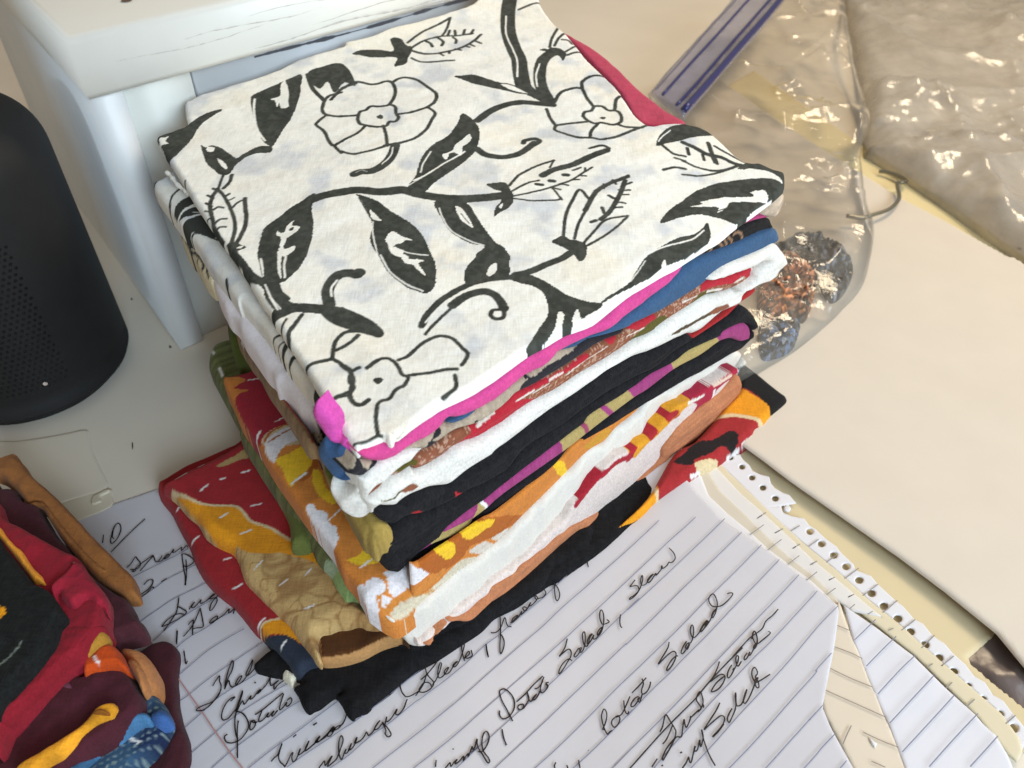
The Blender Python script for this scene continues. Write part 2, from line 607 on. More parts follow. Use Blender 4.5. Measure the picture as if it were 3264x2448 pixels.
# ---- white plastic case lying flat on the table at the left
case = thing('plastic_case', (-.30, .32, 0), 'cream plastic case lying flat with a small latch at its corner', 'plastic case')
CASEC = K(240, 230, 210, .88)
b = puff(Flat(.0009), 'Z4 -300,1235 100,1195 400,1150 560,1120 585,1190 600,1260 650,1370 700,1500 560,1560 400,1600 -300,1800', .0009, .002, .0012, CASEC)
obj('lid', b, M_PLASTIC, case)
b = puff(Flat(.0008), 'Z4 240,1659 400,1598 700,1500 725,1560 735,1610 700,1640 560,1700 300,1780', .0008, .0012, .0010, K(236, 226, 202))
obj('rim', b, M_PLASTIC, case)
b = puff(Flat(.0018), 'Z4 585,1580 600,1550 640,1528 700,1500 712,1520 650,1556 660,1580 630,1600 590,1608', .0016, .001, .0006, K(226, 216, 190))
obj('latch', b, M_PLASTIC, case)

# ---- cream folder under the large sheet, the sheet, and the notebook cover
fold = tag(obj('card_folder', puff(Flat(.004), 'D 1490,290 1560,190 1630,150 1700,198 1870,315 1895,330 2212,548 2500,760 2700,1100 2600,1500 2212,1200 1600,800 1480,500', .0035, .002, .0025, K(240, 222, 170), sm=False), M_CARD),
           'yellow card folder showing as a strip above the large cream sheet', 'folder')
sb = Buf()
c = Flat(.0042).uv(np.array([[2176 + 2180 / 2.033, 1612 / 2.033]]))[0]
a = np.linspace(0, 2 * math.pi, 16)
ribbon(Flat(.0042), c + .0011 * np.stack([np.cos(a) * 1.3, np.sin(a) * .8], 1), .0018, 0.0002, sb, K(134, 96, 50), px=False)
o = obj('stain', sb, M_CARD, fold)

def sheet_h(x, y):
    return .0085 + .004 * np.clip((x - .20) / .2, -1, 1) ** 2 + .0006 * np.sin(x * 21 + y * 13)
sheet_fr = Flat(sheet_h)
b = puff(sheet_fr, 'Z6 330,1175 200,1000 100,700 D 1450,330 1400,200 1480,150 1560,172 1650,238 1800,335 Z3 1430,1285 1700,1425 2110,1659 Z6 2140,0 2212,42 D 2500,760 2750,1100 2700,1500 2300,1520 Z9 2212,990 2040,780 1700,505 1400,280 1000,0 Z6 700,1450 530,1320', .0012, .0012, .0022, K(236, 224, 206, .81), skirt=.0004, sm=False,
         wr=lambda u, v: .0008 * (fbm(u * 14, v * 14, 3, 2) - .5))
tag(obj('paper_sheet', b, M_PAPER), 'large blank cream sheet on the right with its lower edge curling up', 'paper')

nb = thing('notebook', (.17, .25, 0), 'spiral notebook pages with torn perforations and punched holes', 'notebook')
b = puff(Flat(.0018), 'Z6 250,1180 420,1180 D 1800,1060 Z9 1000,-40 1650,400 2050,785 1842,952 1960,1052 2300,1330 2300,1560 1900,1500 D 1700,1300 1560,1000', .0014, .001, .0018, K(230, 212, 170), sm=False)
obj('back_cover', b, M_CARD, nb)
# torn perforated leaf with real holes
hc = T('Z6 310,1305 385,1365 450,1435 520,1500 600,1570 680,1635 Z9 825,125 900,205 980,278 1060,352 1145,440 1225,525 1305,608 1395,690 1475,775 1570,860 1660,945 1755,1035 1845,1130 1940,1215 2050,1310 2145,1400')
LEAF = Flat(.0044)
hl = []
for i, c in enumerate(hc):
    a = np.linspace(0, 2 * math.pi, 13)[:-1]
    rr = 8 + i * .35
    hl.append(c + np.stack([rr * 1.15 * np.cos(a + .7), rr * np.sin(a + .7)], 1))
b = puff(LEAF, [T('Z6 100,1180 200,1200 330,1262 352,1290 372,1282 392,1318 432,1352 452,1388 500,1412 562,1428 572,1470 596,1500 650,1532 690,1545 738,1600 Z9 560,-30 640,-40 650,0 700,22 790,40 822,85 862,108 930,172 1000,222 1022,255 1110,338 1122,372 1222,412 1262,462 1380,570 1432,610 1500,690 1560,722 1622,800 1700,850 1752,912 1832,982 1892,1062 1960,1100 2012,1182 2082,1222 2132,1292 2260,1440 2190,1560 2170,1460 2050,1290 1820,1090 1600,900 1400,720 1200,560 980,360 760,180 560,0 Z6 560,1659 400,1500 230,1335 100,1250')] + hl, .0004, .0008, .0005, lambda u, v: np.tile(K(238, 236, 238), (len(u), 1)), skirt=.0003, sm=False)
obj('perforated_leaf', b, M_PAPER, nb)
PAGE = K(238, 234, 224)
for k, (z, txt) in enumerate(((.0049, 'Z6 120,1200 300,1400 Z9 510,-60 600,30 780,195 1000,375 1220,575 1420,735 1620,915 1840,1105 2070,1305 2190,1470 2205,1560 2170,1620 2110,1570 1900,1310 1500,920 1040,560 400,0 Z6 0,1300'),
                  (.0054, 'Z6 60,1230 200,1345 Z9 370,-130 520,0 640,110 850,310 1010,440 1200,600 1300,680 1100,640 900,500 500,200 250,0 Z6 -60,1330'),
                  (.0059, 'Z6 20,1260 150,1370 Z9 250,-130 400,10 540,150 690,290 860,420 1000,560 1040,640 900,560 500,260 200,0 Z6 -100,1360'),
                  (.0064, 'Z6 -20,1290 110,1395 Z9 170,-110 290,5 440,128 560,240 690,335 820,430 935,535 1030,640 900,600 400,220 150,0 Z6 -140,1400'))):
    col = (K(232, 220, 188), K(236, 232, 226), K(222, 212, 192), K(238, 236, 236))[k]  # white and beige tints put the curving pages' shading into their colour
    b = puff(Flat(z), txt, .0005, .001, .0012, col, skirt=.0004, sm=False)
    pg = obj('page', b, M_PAPER, nb)
tk = Buf()
for z, txt in ((.0045, 'Z9 700,125 758,90'), (.0045, 'Z9 815,225 880,180'), (.0045, 'Z9 930,328 990,285'), (.0045, 'Z9 1048,435 1140,365'), (.0045, 'Z9 1165,545 1265,470'), (.0045, 'Z9 1295,655 1390,575'),
               (.0045, 'Z9 1415,770 1505,700'), (.0045, 'Z9 1545,885 1630,800'), (.0045, 'Z9 1675,1000 1755,935'), (.0045, 'Z9 2090,1375 2155,1320'),
               (.0050, 'Z9 480,45 540,5'), (.0050, 'Z9 595,140 650,110'), (.0050, 'Z9 710,240 760,210'), (.0050, 'Z9 825,345 870,320'), (.0050, 'Z9 945,445 985,425'), (.0050, 'Z9 1070,555 1110,535'), (.0050, 'Z9 1200,665 1230,645'), (.0050, 'Z9 1330,770 1365,755'), (.0050, 'Z9 1585,1005 1620,985'), (.0050, 'Z9 1700,1150 1745,1105'), (.0050, 'Z9 1830,1270 1890,1215'),
               (.0066, 'Z9 435,150 525,85'), (.0066, 'Z9 550,248 640,180'), (.0066, 'Z9 680,342 755,285'), (.0066, 'Z9 800,445 870,390'), (.0066, 'Z9 930,540 990,495'), (.0066, 'Z9 1040,665 1115,600')):
    ribbon(Flat(z), T(txt), .0005, .0004, tk, K(150, 146, 142))
obj('ruled_lines', tk, M_INK, nb)

# ---- loose ruled leaf on the right, and the folded leaf
LOOSE = Flat(lambda x, y: .0070 + .003 * np.clip((x - .10) / .12, 0, 1) ** 2)
b = puff(LOOSE, 'Z9 1045,600 1090,630 1250,740 1500,930 1700,1130 1900,1310 1950,1370 2030,1440 2110,1570 2200,1800 1900,2100 1440,1900 1440,1659 1340,1380 1250,1190 1110,840', .0006, .001, .0012, K(238, 238, 244), skirt=.0004, sm=False, wr=lambda u, v: .0010 * (fbm(u * 30, v * 30, 8, 3) - .5))
loose = obj('loose_page', b, M_PAPER)
tag(loose, 'loose ruled white page without writing at the lower right', 'paper')
tk = Buf()
for txt in ('1110,838 1180,770 1245,706', '1185,1008 1300,890 1378,815', '1258,1190 1400,1035 1505,935', '1335,1378 1500,1200 1625,1065', '1415,1565 1600,1365 1755,1195', '1590,1659 1750,1480 1905,1315', '1855,1659 1950,1555 2035,1460'):
    ribbon(LOOSE, smooth(T('Z9 ' + txt), 4), .0005, .0014, tk, K(140, 140, 158))
obj('ruled_lines', tk, M_INK, loose)

FOLD = Flat(.0077)
b = puff(FOLD, 'Z9 1012,560 1045,645 1100,800 1240,1140 1340,1380 1460,1659 1560,1900 1200,2000 1105,1659 905,1280 880,1100 940,800', .0010, .0012, .0012, K(236, 222, 200), skirt=.0006, sm=False, wr=lambda u, v: .0008 * (fbm(u * 30, v * 30, 18, 3) - .5))
fo = obj('folded_page', b, M_PAPER)
tag(fo, 'folded page with slanting ruled lines and a torn corner between two ruled sheets', 'paper')
tk = Buf()
for txt in ('998,740 1086,776', '972,876 1090,920 1160,956', '950,1018 1090,1085 1228,1140', '922,1160 1100,1240 1310,1334', '1165,1432 1290,1490 1395,1530', '1090,1388 1060,1450 1035,1510', '1220,1620 1310,1659'):
    ribbon(FOLD, smooth(T('Z9 ' + txt), 4), .0005, .0008, tk, K(152, 142, 136))
obj('ruled_lines', tk, M_INK, fo)
b = puff(Flat(.0086), 'Z9 1205,1455 1228,1470 1262,1500 1250,1528 1225,1500', .0006, .0006, .0005, K(246, 246, 244), sm=False)
obj('torn_bit', b, M_PAPER, fo)

# ---- dark grey plastic beyond the notebook
def crump(s, a, seed):
    return lambda u, v: a * (ridged(u * s, v * s, seed, 4) - .5)
M_GREYPL = material('grey_plastic_film', 0.3, 0.5, bump=0.4, bscale=90, bdist=0.001)
b = puff(Flat(.0016), 'Z9 1800,930 1850,900 2060,740 2212,900 2500,1200 2500,1500 2212,1300 1950,1060', .0014, .004, .002, lambda u, v: K(112, 98, 92) * (.4 + 1.3 * fbm(u * 55, v * 55, 3, 3))[:, None], sm=False, wr=crump(34, .006, 4))
tag(obj('plastic_wrapper', b, M_GREYPL), 'dark grey crumpled plastic beyond the notebook cover', 'wrapper')

# ---- bent wire hook
wp = smooth(T('Z3 1285,1072 1330,1082 1390,1105 1440,1135 1455,1158 1430,1172 1400,1178 1390,1200 1395,1240 1400,1290 1380,1330 1340,1370 1290,1395 1240,1412 1150,1440 1050,1430'), 5)
q = Flat(.012).uv(wp)
zz = np.interp(np.arange(len(q)), [0, len(q) * .35, len(q) * .7, len(q)], [.0075, .012, .016, .018])
wpb = Buf()
tube(np.column_stack([Flat(float(np.mean(zz))).uv(wp), zz]), .0017, wpb, K(150, 146, 130), 10)
M_WIRE = material('steel_wire', 0.3, 0.5)
M_WIRE.node_tree.nodes['Principled BSDF'].inputs['Metallic'].default_value = .85
tag(obj('wire_hook', wpb, M_WIRE), 'bent steel wire hook sticking out of the clear bag onto the folder', 'hook')

for t_, lab in (('Z4 1093,580 1102,575 1110,583 1106,591 1096,590', 'tiny dark crumb on the table left of the stack'), ('Z4 845,273 852,268 858,276 851,281', 'tiny brown crumb on the table beside the speaker'), ('Z4 853,1208 858,1204 860,1225 857,1248 853,1238', 'small brownish fleck on the table in front of the speaker')):
    tag(obj('crumb', puff(Flat(.0009), t_, .0008, .0006, .0003, K(96, 82, 66)), M_PAPER), lab, 'crumb')
# ================================================================== the stack of folded fabrics
F0, R0, L0, B0 = np.array([-.057, .21]), np.array([.149, .395]), np.array([-.197, .425]), np.array([.024, .602])
_M = np.linalg.inv(np.stack([R0 - F0, L0 - F0], 1))
def st(x, y):
    return _M[0, 0] * (x - F0[0]) + _M[0, 1] * (y - F0[1]), _M[1, 0] * (x - F0[0]) + _M[1, 1] * (y - F0[1])
def ztop(x, y):
    s, t = st(x, y)
    s, t = np.clip(s, -.3, 1.3), np.clip(t, -.3, 1.3)
    return .139 + .008 * s + .021 * t + .012 * s * t
def below(k):
    return Flat(lambda x, y: ztop(x, y) - k)
def FW(o0, o1=None):
    return Wall(F0, R0, o0, o0 if o1 is None else o1)
def CW(y):
    return Wall((-.30, y + .02), (.1, y - .01))
def DW(o):
    return Wall((-.30, .33), (-.045, .2055), o, o)
MAIN = 'folded fabrics in the main stack'

def crease(a, fs, fz, seed):
    """soft creases running along a fold"""
    return lambda u, v: a * (fbm(u * fs, v * fz, seed, 3) - .5) * 2

def band(fr, top, bot, col, bulge, r, buf=None, paint=None, wr=None, skirt=.010, res=.0007, warp=.0003):
    P = np.vstack([smooth(T(top), 4) + (0, 1.4), smooth(T(bot), 4)[::-1] - (0, 1.4)])
    return puff(fr, [P], bulge, r, res, col, wr=wr, skirt=skirt, paint=paint, buf=buf, sm=False, warp=warp)

def mott(c, a=.12, f=300, seed=1):
    return lambda u, v: np.clip(c[None, :] * (1 - a + 2 * a * fbm(u * f, v * f, seed, 3))[:, None], 0, 1)

def cloth(name, label, bufs, mat, group=MAIN, cat='fabric'):
    """bufs: list of (part name or None, Buf, material or None); the first is the cloth's own body"""
    first = bufs[0]
    o = obj(name, first[1], first[2] or mat)
    tag(o, label, cat, group)
    for nm, bf, mt in bufs[1:]:
        c = obj(nm, bf, mt or mat, o)
    return o

# ---------------- black cloth at the very bottom
BLACK = K(33, 32, 33, .8)
b = puff(Flat(.0065), 'HB 1585,655 1600,700 1640,760 1700,900 1770,968 1830,935 1900,908 2000,830 2080,775 2150,740 HC 232,778 265,800 300,850 330,900 360,960 400,1012 452,1046 490,1000 600,962 650,925 680,880 790,800 900,715 1010,610 1130,520 1250,440 1350,385 1450,330 1700,170 1960,0 HD 268,1130 400,1060 560,980 740,850 830,800 920,740 1030,700 1090,660 1300,530 1450,440 1580,350 1750,220 1900,100 2070,0 Z6 0,1495 100,1400 0,1200 -300,1100 F8 1700,1000 1000,900 0,1500 HB 1650,590', .006, .006, .0010, mott(BLACK, .2), skirt=.0004,
         wr=lambda u, v: .0014 * (fbm(u * 60 + v * 30, v * 60, 3, 3) - .5))
b2 = puff(Flat(.0090), 'F8 560,1620 640,1560 800,1500 1040,1490 1300,1420 1560,1290 1800,1340 1960,1350 2080,1290 HC 1300,200 1500,60 HD 250,1090 800,780 1000,560 1400,300 1200,100 F8 1500,1000 700,1200', .0045, .005, .0010, mott(BLACK, .2), skirt=.004,
          wr=lambda u, v: .0012 * (fbm(u * 60, v * 60, 13, 3) - .5))
cloth('folded_cloth', 'plain black cloth at the very bottom of the tall stack, resting on the handwritten list', [(None, b, None), ('fold', b2, None)], M_DARKCLOTH)

# ---------------- red and gold quilted cloth (sticks out left and right near the bottom)
RED = K(150, 38, 42, 1.15)
GOLD = K(226, 150, 30, 1.0)
CREAM = K(226, 204, 160, .9)
NAVY = K(48, 56, 70, .9)
WH = K(240, 238, 234, .9)
frl = Flat(.0115)
p = Paint(frl)
p.fill('Z7 1690,770 1720,720 1800,690 1900,750 2000,860 1900,820 1850,795 1760,790', GOLD)
p.fill('Z7 1680,775 1760,795 1860,800 1960,860 2090,950 2100,1000 2000,1030 1930,1060 1850,1000 1780,900', NAVY)
p.line('Z7 1668,758 1690,730 1740,705 1810,690', 14, CREAM)
for s_ in ('HA 975,85 1030,40', 'HA 1140,465 1230,395', 'HA 1535,680 1600,660', 'HA 1640,1020 1735,965', 'HA 1910,1440 2000,1370', 'HB 1455,235 1515,165'):
    p.line(s_, 24, WH)
b = puff(frl, 'Z4 1003,1466 1014,1440 1060,1418 1200,1335 1360,1270 1500,1205 1600,1165 1750,1400 2000,1659 F8 1500,950 1700,1200 Z7 2212,960 2060,985 2000,1000 1930,1035 1880,1010 1850,965 1800,910 1740,840 1680,768 1630,725 1570,650 1530,600 1480,545 1420,500 1350,440 1290,370 1240,280 1215,210 1190,150 1150,80 Z4 1110,1659 1080,1600 1030,1540 1005,1500', .0105, .0045, .0008, mott(RED, .1), paint=p, skirt=.0008, wr=crease(.0006, 40, 40, 4))
# the upper fold, rolled over at its left edge
def ku_h(x, y):
    return .0225 + .003 * np.sin(x * 90 + y * 40)
fru = Flat(ku_h)
p = Paint(fru)
_q = fru.uv(T('C 480,640 930,1240'))
_e = (_q[1] - _q[0]) / np.linalg.norm(_q[1] - _q[0])
def tanpat(u, v):
    # crackled batik: fine brown veins on tan, browner away from the rolled edge
    d = -((u - _q[0, 0]) * -_e[1] + (v - _q[0, 1]) * _e[0])
    d = np.abs(d)
    k = np.clip((d + .016 * (fbm(u * 50, v * 50, 21, 3) - .5) - .014) / .024, 0, 1)
    wx, wy = .01 * (fbm(u * 70, v * 70, 5, 2) - .5), .01 * (fbm(u * 70, v * 70, 6, 2) - .5)
    v1 = np.abs(vnoise((u + wx) * 110, (v + wy) * 110, 3) - .5)
    v2 = np.abs(vnoise((u + wy) * 190 + 7, (v + wx) * 190, 4) - .5)
    m = np.maximum(np.clip(1 - v1 / .09, 0, 1), .8 * np.clip(1 - v2 / .10, 0, 1)) * np.clip(.25 + fbm(u * 60, v * 60, 9, 2), 0, 1)
    c1, c2, c3 = K(222, 186, 124), K(150, 100, 52), K(112, 68, 32)
    c = c1 * (1 - k[:, None]) + K(170, 118, 66) * k[:, None]
    c = c * (1 - m[:, None]) + (c2 * (1 - k[:, None]) + c3 * k[:, None]) * m[:, None]
    return np.clip(c, 0, 1)
p.fill('C 60,300 150,333 290,405 420,428 500,432 545,470 580,515 680,545 790,610 900,660 1000,700 900,400 700,150 560,60', RED)
p.fill('C 150,335 220,372 290,410 420,433 500,440 555,500 600,525 680,550 790,615 900,660 960,760 900,730 850,712 760,688 700,685 620,690 560,680 520,650 495,635 470,655 400,610 330,530 240,430', GOLD)
p.line('C 150,332 220,370 290,408 340,425 420,430 500,436 550,480 585,517 680,548 790,614', 13, CREAM)
p.fill('C 395,225 430,200 500,165 560,110 500,95 560,75 620,120 610,165 520,190 450,218', K(190, 160, 105))
for s_ in ('C 385,168 425,150', 'C 180,288 238,255', 'C 310,353 350,320', 'C 415,291 442,283', 'C 530,256 572,245', 'C 415,497 456,470', 'C 525,582 582,560', 'C 580,432 632,418', 'C 735,857 777,826', 'C 600,772 640,730', 'C 870,802 900,770', 'C 860,982 912,960', 'C 300,218 326,205'):
    p.line(s_, 8, WH)
b2 = puff(fru, 'Z4 1030,1452 1120,1400 1200,1348 1360,1278 1500,1208 1600,1168 1720,1300 1850,1500 2000,1659 F8 1240,690 1500,920 1700,1090 1640,1045 1580,1030 1480,1040 1400,1030 1330,1010 1270,975 1200,975 1130,1000 1000,1020 900,1080 810,1110 775,1160 765,1210 785,1300 800,1390 785,1440 740,1410 600,1250 480,1100 400,990 300,900 200,800 100,700 0,590 Z7 1560,385 1520,270 1480,205 1390,150 1300,85 1250,0 Z4 1180,1600 1110,1520 1060,1480', .0115, .008, .0007, tanpat, paint=p, skirt=.001,
          wr=lambda u, v: .0028 * (fbm(u * 38, v * 38, 44, 3) - .5))
frm = Flat(.0150)
p = Paint(frm)
p.line('F8 775,1190 790,1300 800,1400 810,1455 930,1462 1040,1446 1180,1415 1300,1372 1450,1295 1560,1245 1750,1198', 52, K(200, 150, 95))
b3 = puff(frm, 'F8 765,1160 762,1200 775,1300 780,1400 788,1442 830,1475 930,1476 1040,1460 1180,1430 1300,1390 1450,1310 1560,1260 1750,1212 1850,1250 1750,1060 1500,950 1200,940 1000,980 900,1040', .005, .004, .0007, lambda u, v: K(92, 56, 28)[None, :] * (.6 + .9 * fbm(u * 120, v * 120, 6, 3))[:, None], paint=p, skirt=.006, wr=lambda u, v: .0012 * (fbm(u * 80, v * 80, 4, 3) - .5))
b4 = puff(Flat(.006), 'HB 1400,400 1440,380 1480,372 1530,385 1600,480 1660,540 1610,600 1580,655 1500,600 1455,560 1440,480', .0055, .004, .0007, mott(K(236, 228, 204), .1), wr=lambda u, v: .0014 * (fbm(u * 160, v * 160, 4, 3) - .5))
frr = Flat(.0125)
p = Paint(frr)
p.fill('Z5 1600,1900 1500,1700 1800,1400 2010,1420 2060,1560 1960,1650 HD 1660,120 1300,330 800,600', K(196, 158, 104))
p.fill('Z5 1760,1690 1850,1560 2000,1430 2060,1545 1960,1650 1890,1720', GOLD)
p.line('Z5 2000,1420 2030,1480 2060,1560', 22, CREAM)
p.fill('Z6 200,1050 290,950 370,855 440,890 520,940 610,1020 565,1085 530,1105 500,1062 420,1048 300,1035', GOLD)
p.fill('Z6 330,590 520,740 700,880 710,930 600,1030 560,980 510,930 430,870 370,842 250,800', K(30, 28, 28))
p.line('Z6 205,1040 330,1032 430,1045 490,1060 515,1085 525,1110', 26, CREAM)
p.fill('Z6 -60,1330 0,1290 90,1205 200,1190 300,1132 350,1142 362,1190 330,1240 250,1232 180,1280 90,1312 60,1352 -20,1350', K(38, 32, 32))
p.fill('Z6 80,1345 150,1318 230,1305 230,1330 120,1390', CREAM)
for s_ in ('Z6 395,1195 462,1142', 'Z6 340,1235 375,1212', 'Z6 300,1262 345,1236', 'Z6 60,1405 118,1375', 'Z6 560,1072 585,1040'):
    p.line(s_, 11, WH)
b5 = puff(frr, 'Z6 330,608 420,680 500,740 590,815 655,865 690,890 695,930 640,982 592,1022 565,1056 540,1086 492,1110 470,1150 420,1190 380,1215 330,1242 260,1300 200,1345 110,1392 0,1462 Z5 2050,1560 1950,1650 HD 1830,12 1740,62 1700,60 1740,25 Z5 1985,1530 F4 530,1600 770,1460 990,1220 1100,1060 1270,895 1290,820 1280,720', .0105, .006, .0008, mott(K(172, 48, 50), .1), paint=p, skirt=.001, wr=crease(.0006, 40, 40, 14))
cloth('folded_cloth', 'red and gold quilted cloth near the stack bottom, rolled open at its tan front corner', [(None, b, None), ('rolled_fold', b2, None), ('inner_fold', b3, None), ('lining', b4, None), ('side_fold', b5, None)], M_CLOTH)

# ---------------- peach brown cloth
PEACH = K(186, 122, 84, .95)
b = band(FW(.0182, .0085), 'F6 560,1480 700,1360 840,1215 900,1180 1080,1085 1200,980 1300,900 1380,800 1600,660 1700,560 1960,370 2212,150 Z5 1700,1640 1900,1470 2060,1320 F4 420,1560 660,1270 900,1070 1100,920 1250,750 1290,720',
         'F6 600,1490 800,1250 950,1212 1050,1182 1200,1062 1350,965 1500,880 1650,790 1800,700 HD 760,660 1000,470 1250,330 1500,190 1720,60 Z5 2000,1560 F4 560,1640 800,1490 1020,1250 1130,1090 1300,925 1325,830 1310,740', mott(PEACH, .12, 200), .0024, .004, wr=crease(.0022, 30, 260, 5), res=.0006)
b2 = band(FW(.0188, .0095), 'HD 820,620 1000,480 1250,330 1500,185 1720,50 Z5 1960,1590', 'HD 880,590 1100,430 1300,312 1500,200 1660,110 1830,10 Z5 2020,1600', tanpat, .002, .003, res=.0006)
cloth('folded_cloth', 'peach brown cloth under the white hem, just above the black bottom cloth', [(None, b, None), ('lower_fold', b2, None)], M_CLOTH)

# ---------------- green and olive striped cloth on the left
GREEN = K(128, 140, 88, .95)
frg = Flat(lambda x, y: .047 - .02 * np.clip((.30 - y) / .1, 0, 1))
def stripes(u, v):
    w = (u * .545 - v * .838)
    s = fbm(w * 420, w * 0 + 3, 5, 3)
    c = K(118, 124, 76)[None, :] * (.55 + .9 * s)[:, None]
    return np.clip(c, 0, 1)
p = Paint(frg)
p.fill('F8 920,470 1080,370 1260,660 1100,800 1000,680', K(158, 186, 118))
p.fill('F8 820,350 900,290 1060,390 960,460 920,460', K(176, 196, 160))
p.fill('F8 780,20 860,10 840,60 790,50', K(96, 60, 50))
p.line('F5 250,560 265,590 300,640', 22, WH); p.line('F5 360,810 400,900', 26, WH)
b = puff(frg, 'F5 205,660 225,580 260,520 330,480 450,440 580,425 660,560 800,780 900,960 1200,1400 1400,1659 F8 1000,0 1250,500 1300,660 1340,810 1300,825 1250,740 1240,670 1180,730 1100,785 1040,700 985,620 940,520 900,430 830,350 740,220 700,110 640,0 F5 640,1640 560,1400 480,1240 390,1070 300,900 215,740', .011, .007, .0007, stripes, paint=p, skirt=.006, wr=crease(.0008, 60, 60, 2))
b2 = puff(Flat(.034), 'Z4 1640,1230 1700,1330 1760,1480 1850,1659 Z7 1870,150 1875,185 1930,200 2000,190 2030,100 1980,-60 Z4 1900,1500 1760,1260', .008, .006, .0008, mott(K(118, 128, 66), .08), skirt=.006)
b3 = puff(Flat(.088), 'F5 430,200 470,180 520,190 600,330 660,460 560,440 470,440 440,330', .008, .006, .001, mott(K(84, 92, 40), .08), skirt=.02)
cloth('folded_cloth', 'olive green striped cloth poking out on the left under the orange floral cloth', [(None, b, None), ('lining', b2, None), ('back_fold', b3, None)], M_CLOTH)

# ---------------- orange floral cloth with a white hem
ORG = K(206, 128, 56, .95)
fn = np.array([0.668, -0.744])
_zb = FW(.0025, 0).uv(T('F6 190,625 470,516 700,364 1240,4 Z5 1010,1645 1300,1415 F2 1250,1504 1620,1294 2200,934 F4 780,694 1100,514 1320,384'))
_zh = FW(.0125, -.006).uv(T('F6 130,1165 480,992 870,692 1250,402 1690,-8 Z5 1300,1552 1590,1262 F2 1700,1330 2130,950 F4 400,890 900,617 1290,432'))
_zb[:, 1] = np.convolve(np.pad(_zb[:, 1], 1, 'edge'), [.25, .5, .25], 'valid')
_zh[:, 1] = np.convolve(np.pad(_zh[:, 1], 1, 'edge'), [.25, .5, .25], 'valid')
def org_h(x, y):
    o = (x - F0[0]) * fn[0] + (y - F0[1]) * fn[1]
    s, t = st(x, y)
    sd, s = s * .277, np.clip(s, 0, 1)
    zb = np.interp(sd, _zb[:, 0], _zb[:, 1]) - .0015
    zh = np.interp(sd, _zh[:, 0], _zh[:, 1]) + .001
    ob, oh = .0025 - .0025 * s, .0125 - .0185 * s
    w = np.clip((o - ob) / np.maximum(oh - ob, .005), 0, 1.15)
    return zb + np.minimum(zh - zb, 0.001) * w * .9 + .25 * np.clip(ob - o, 0, .05) * (1 - .8 * s)
fro = Flat(org_h)
CRIM = K(148, 34, 46, 1.1)
YEL = K(236, 190, 44, .95)
PETAL = K(234, 228, 228, .88)
DORG = K(182, 100, 38)
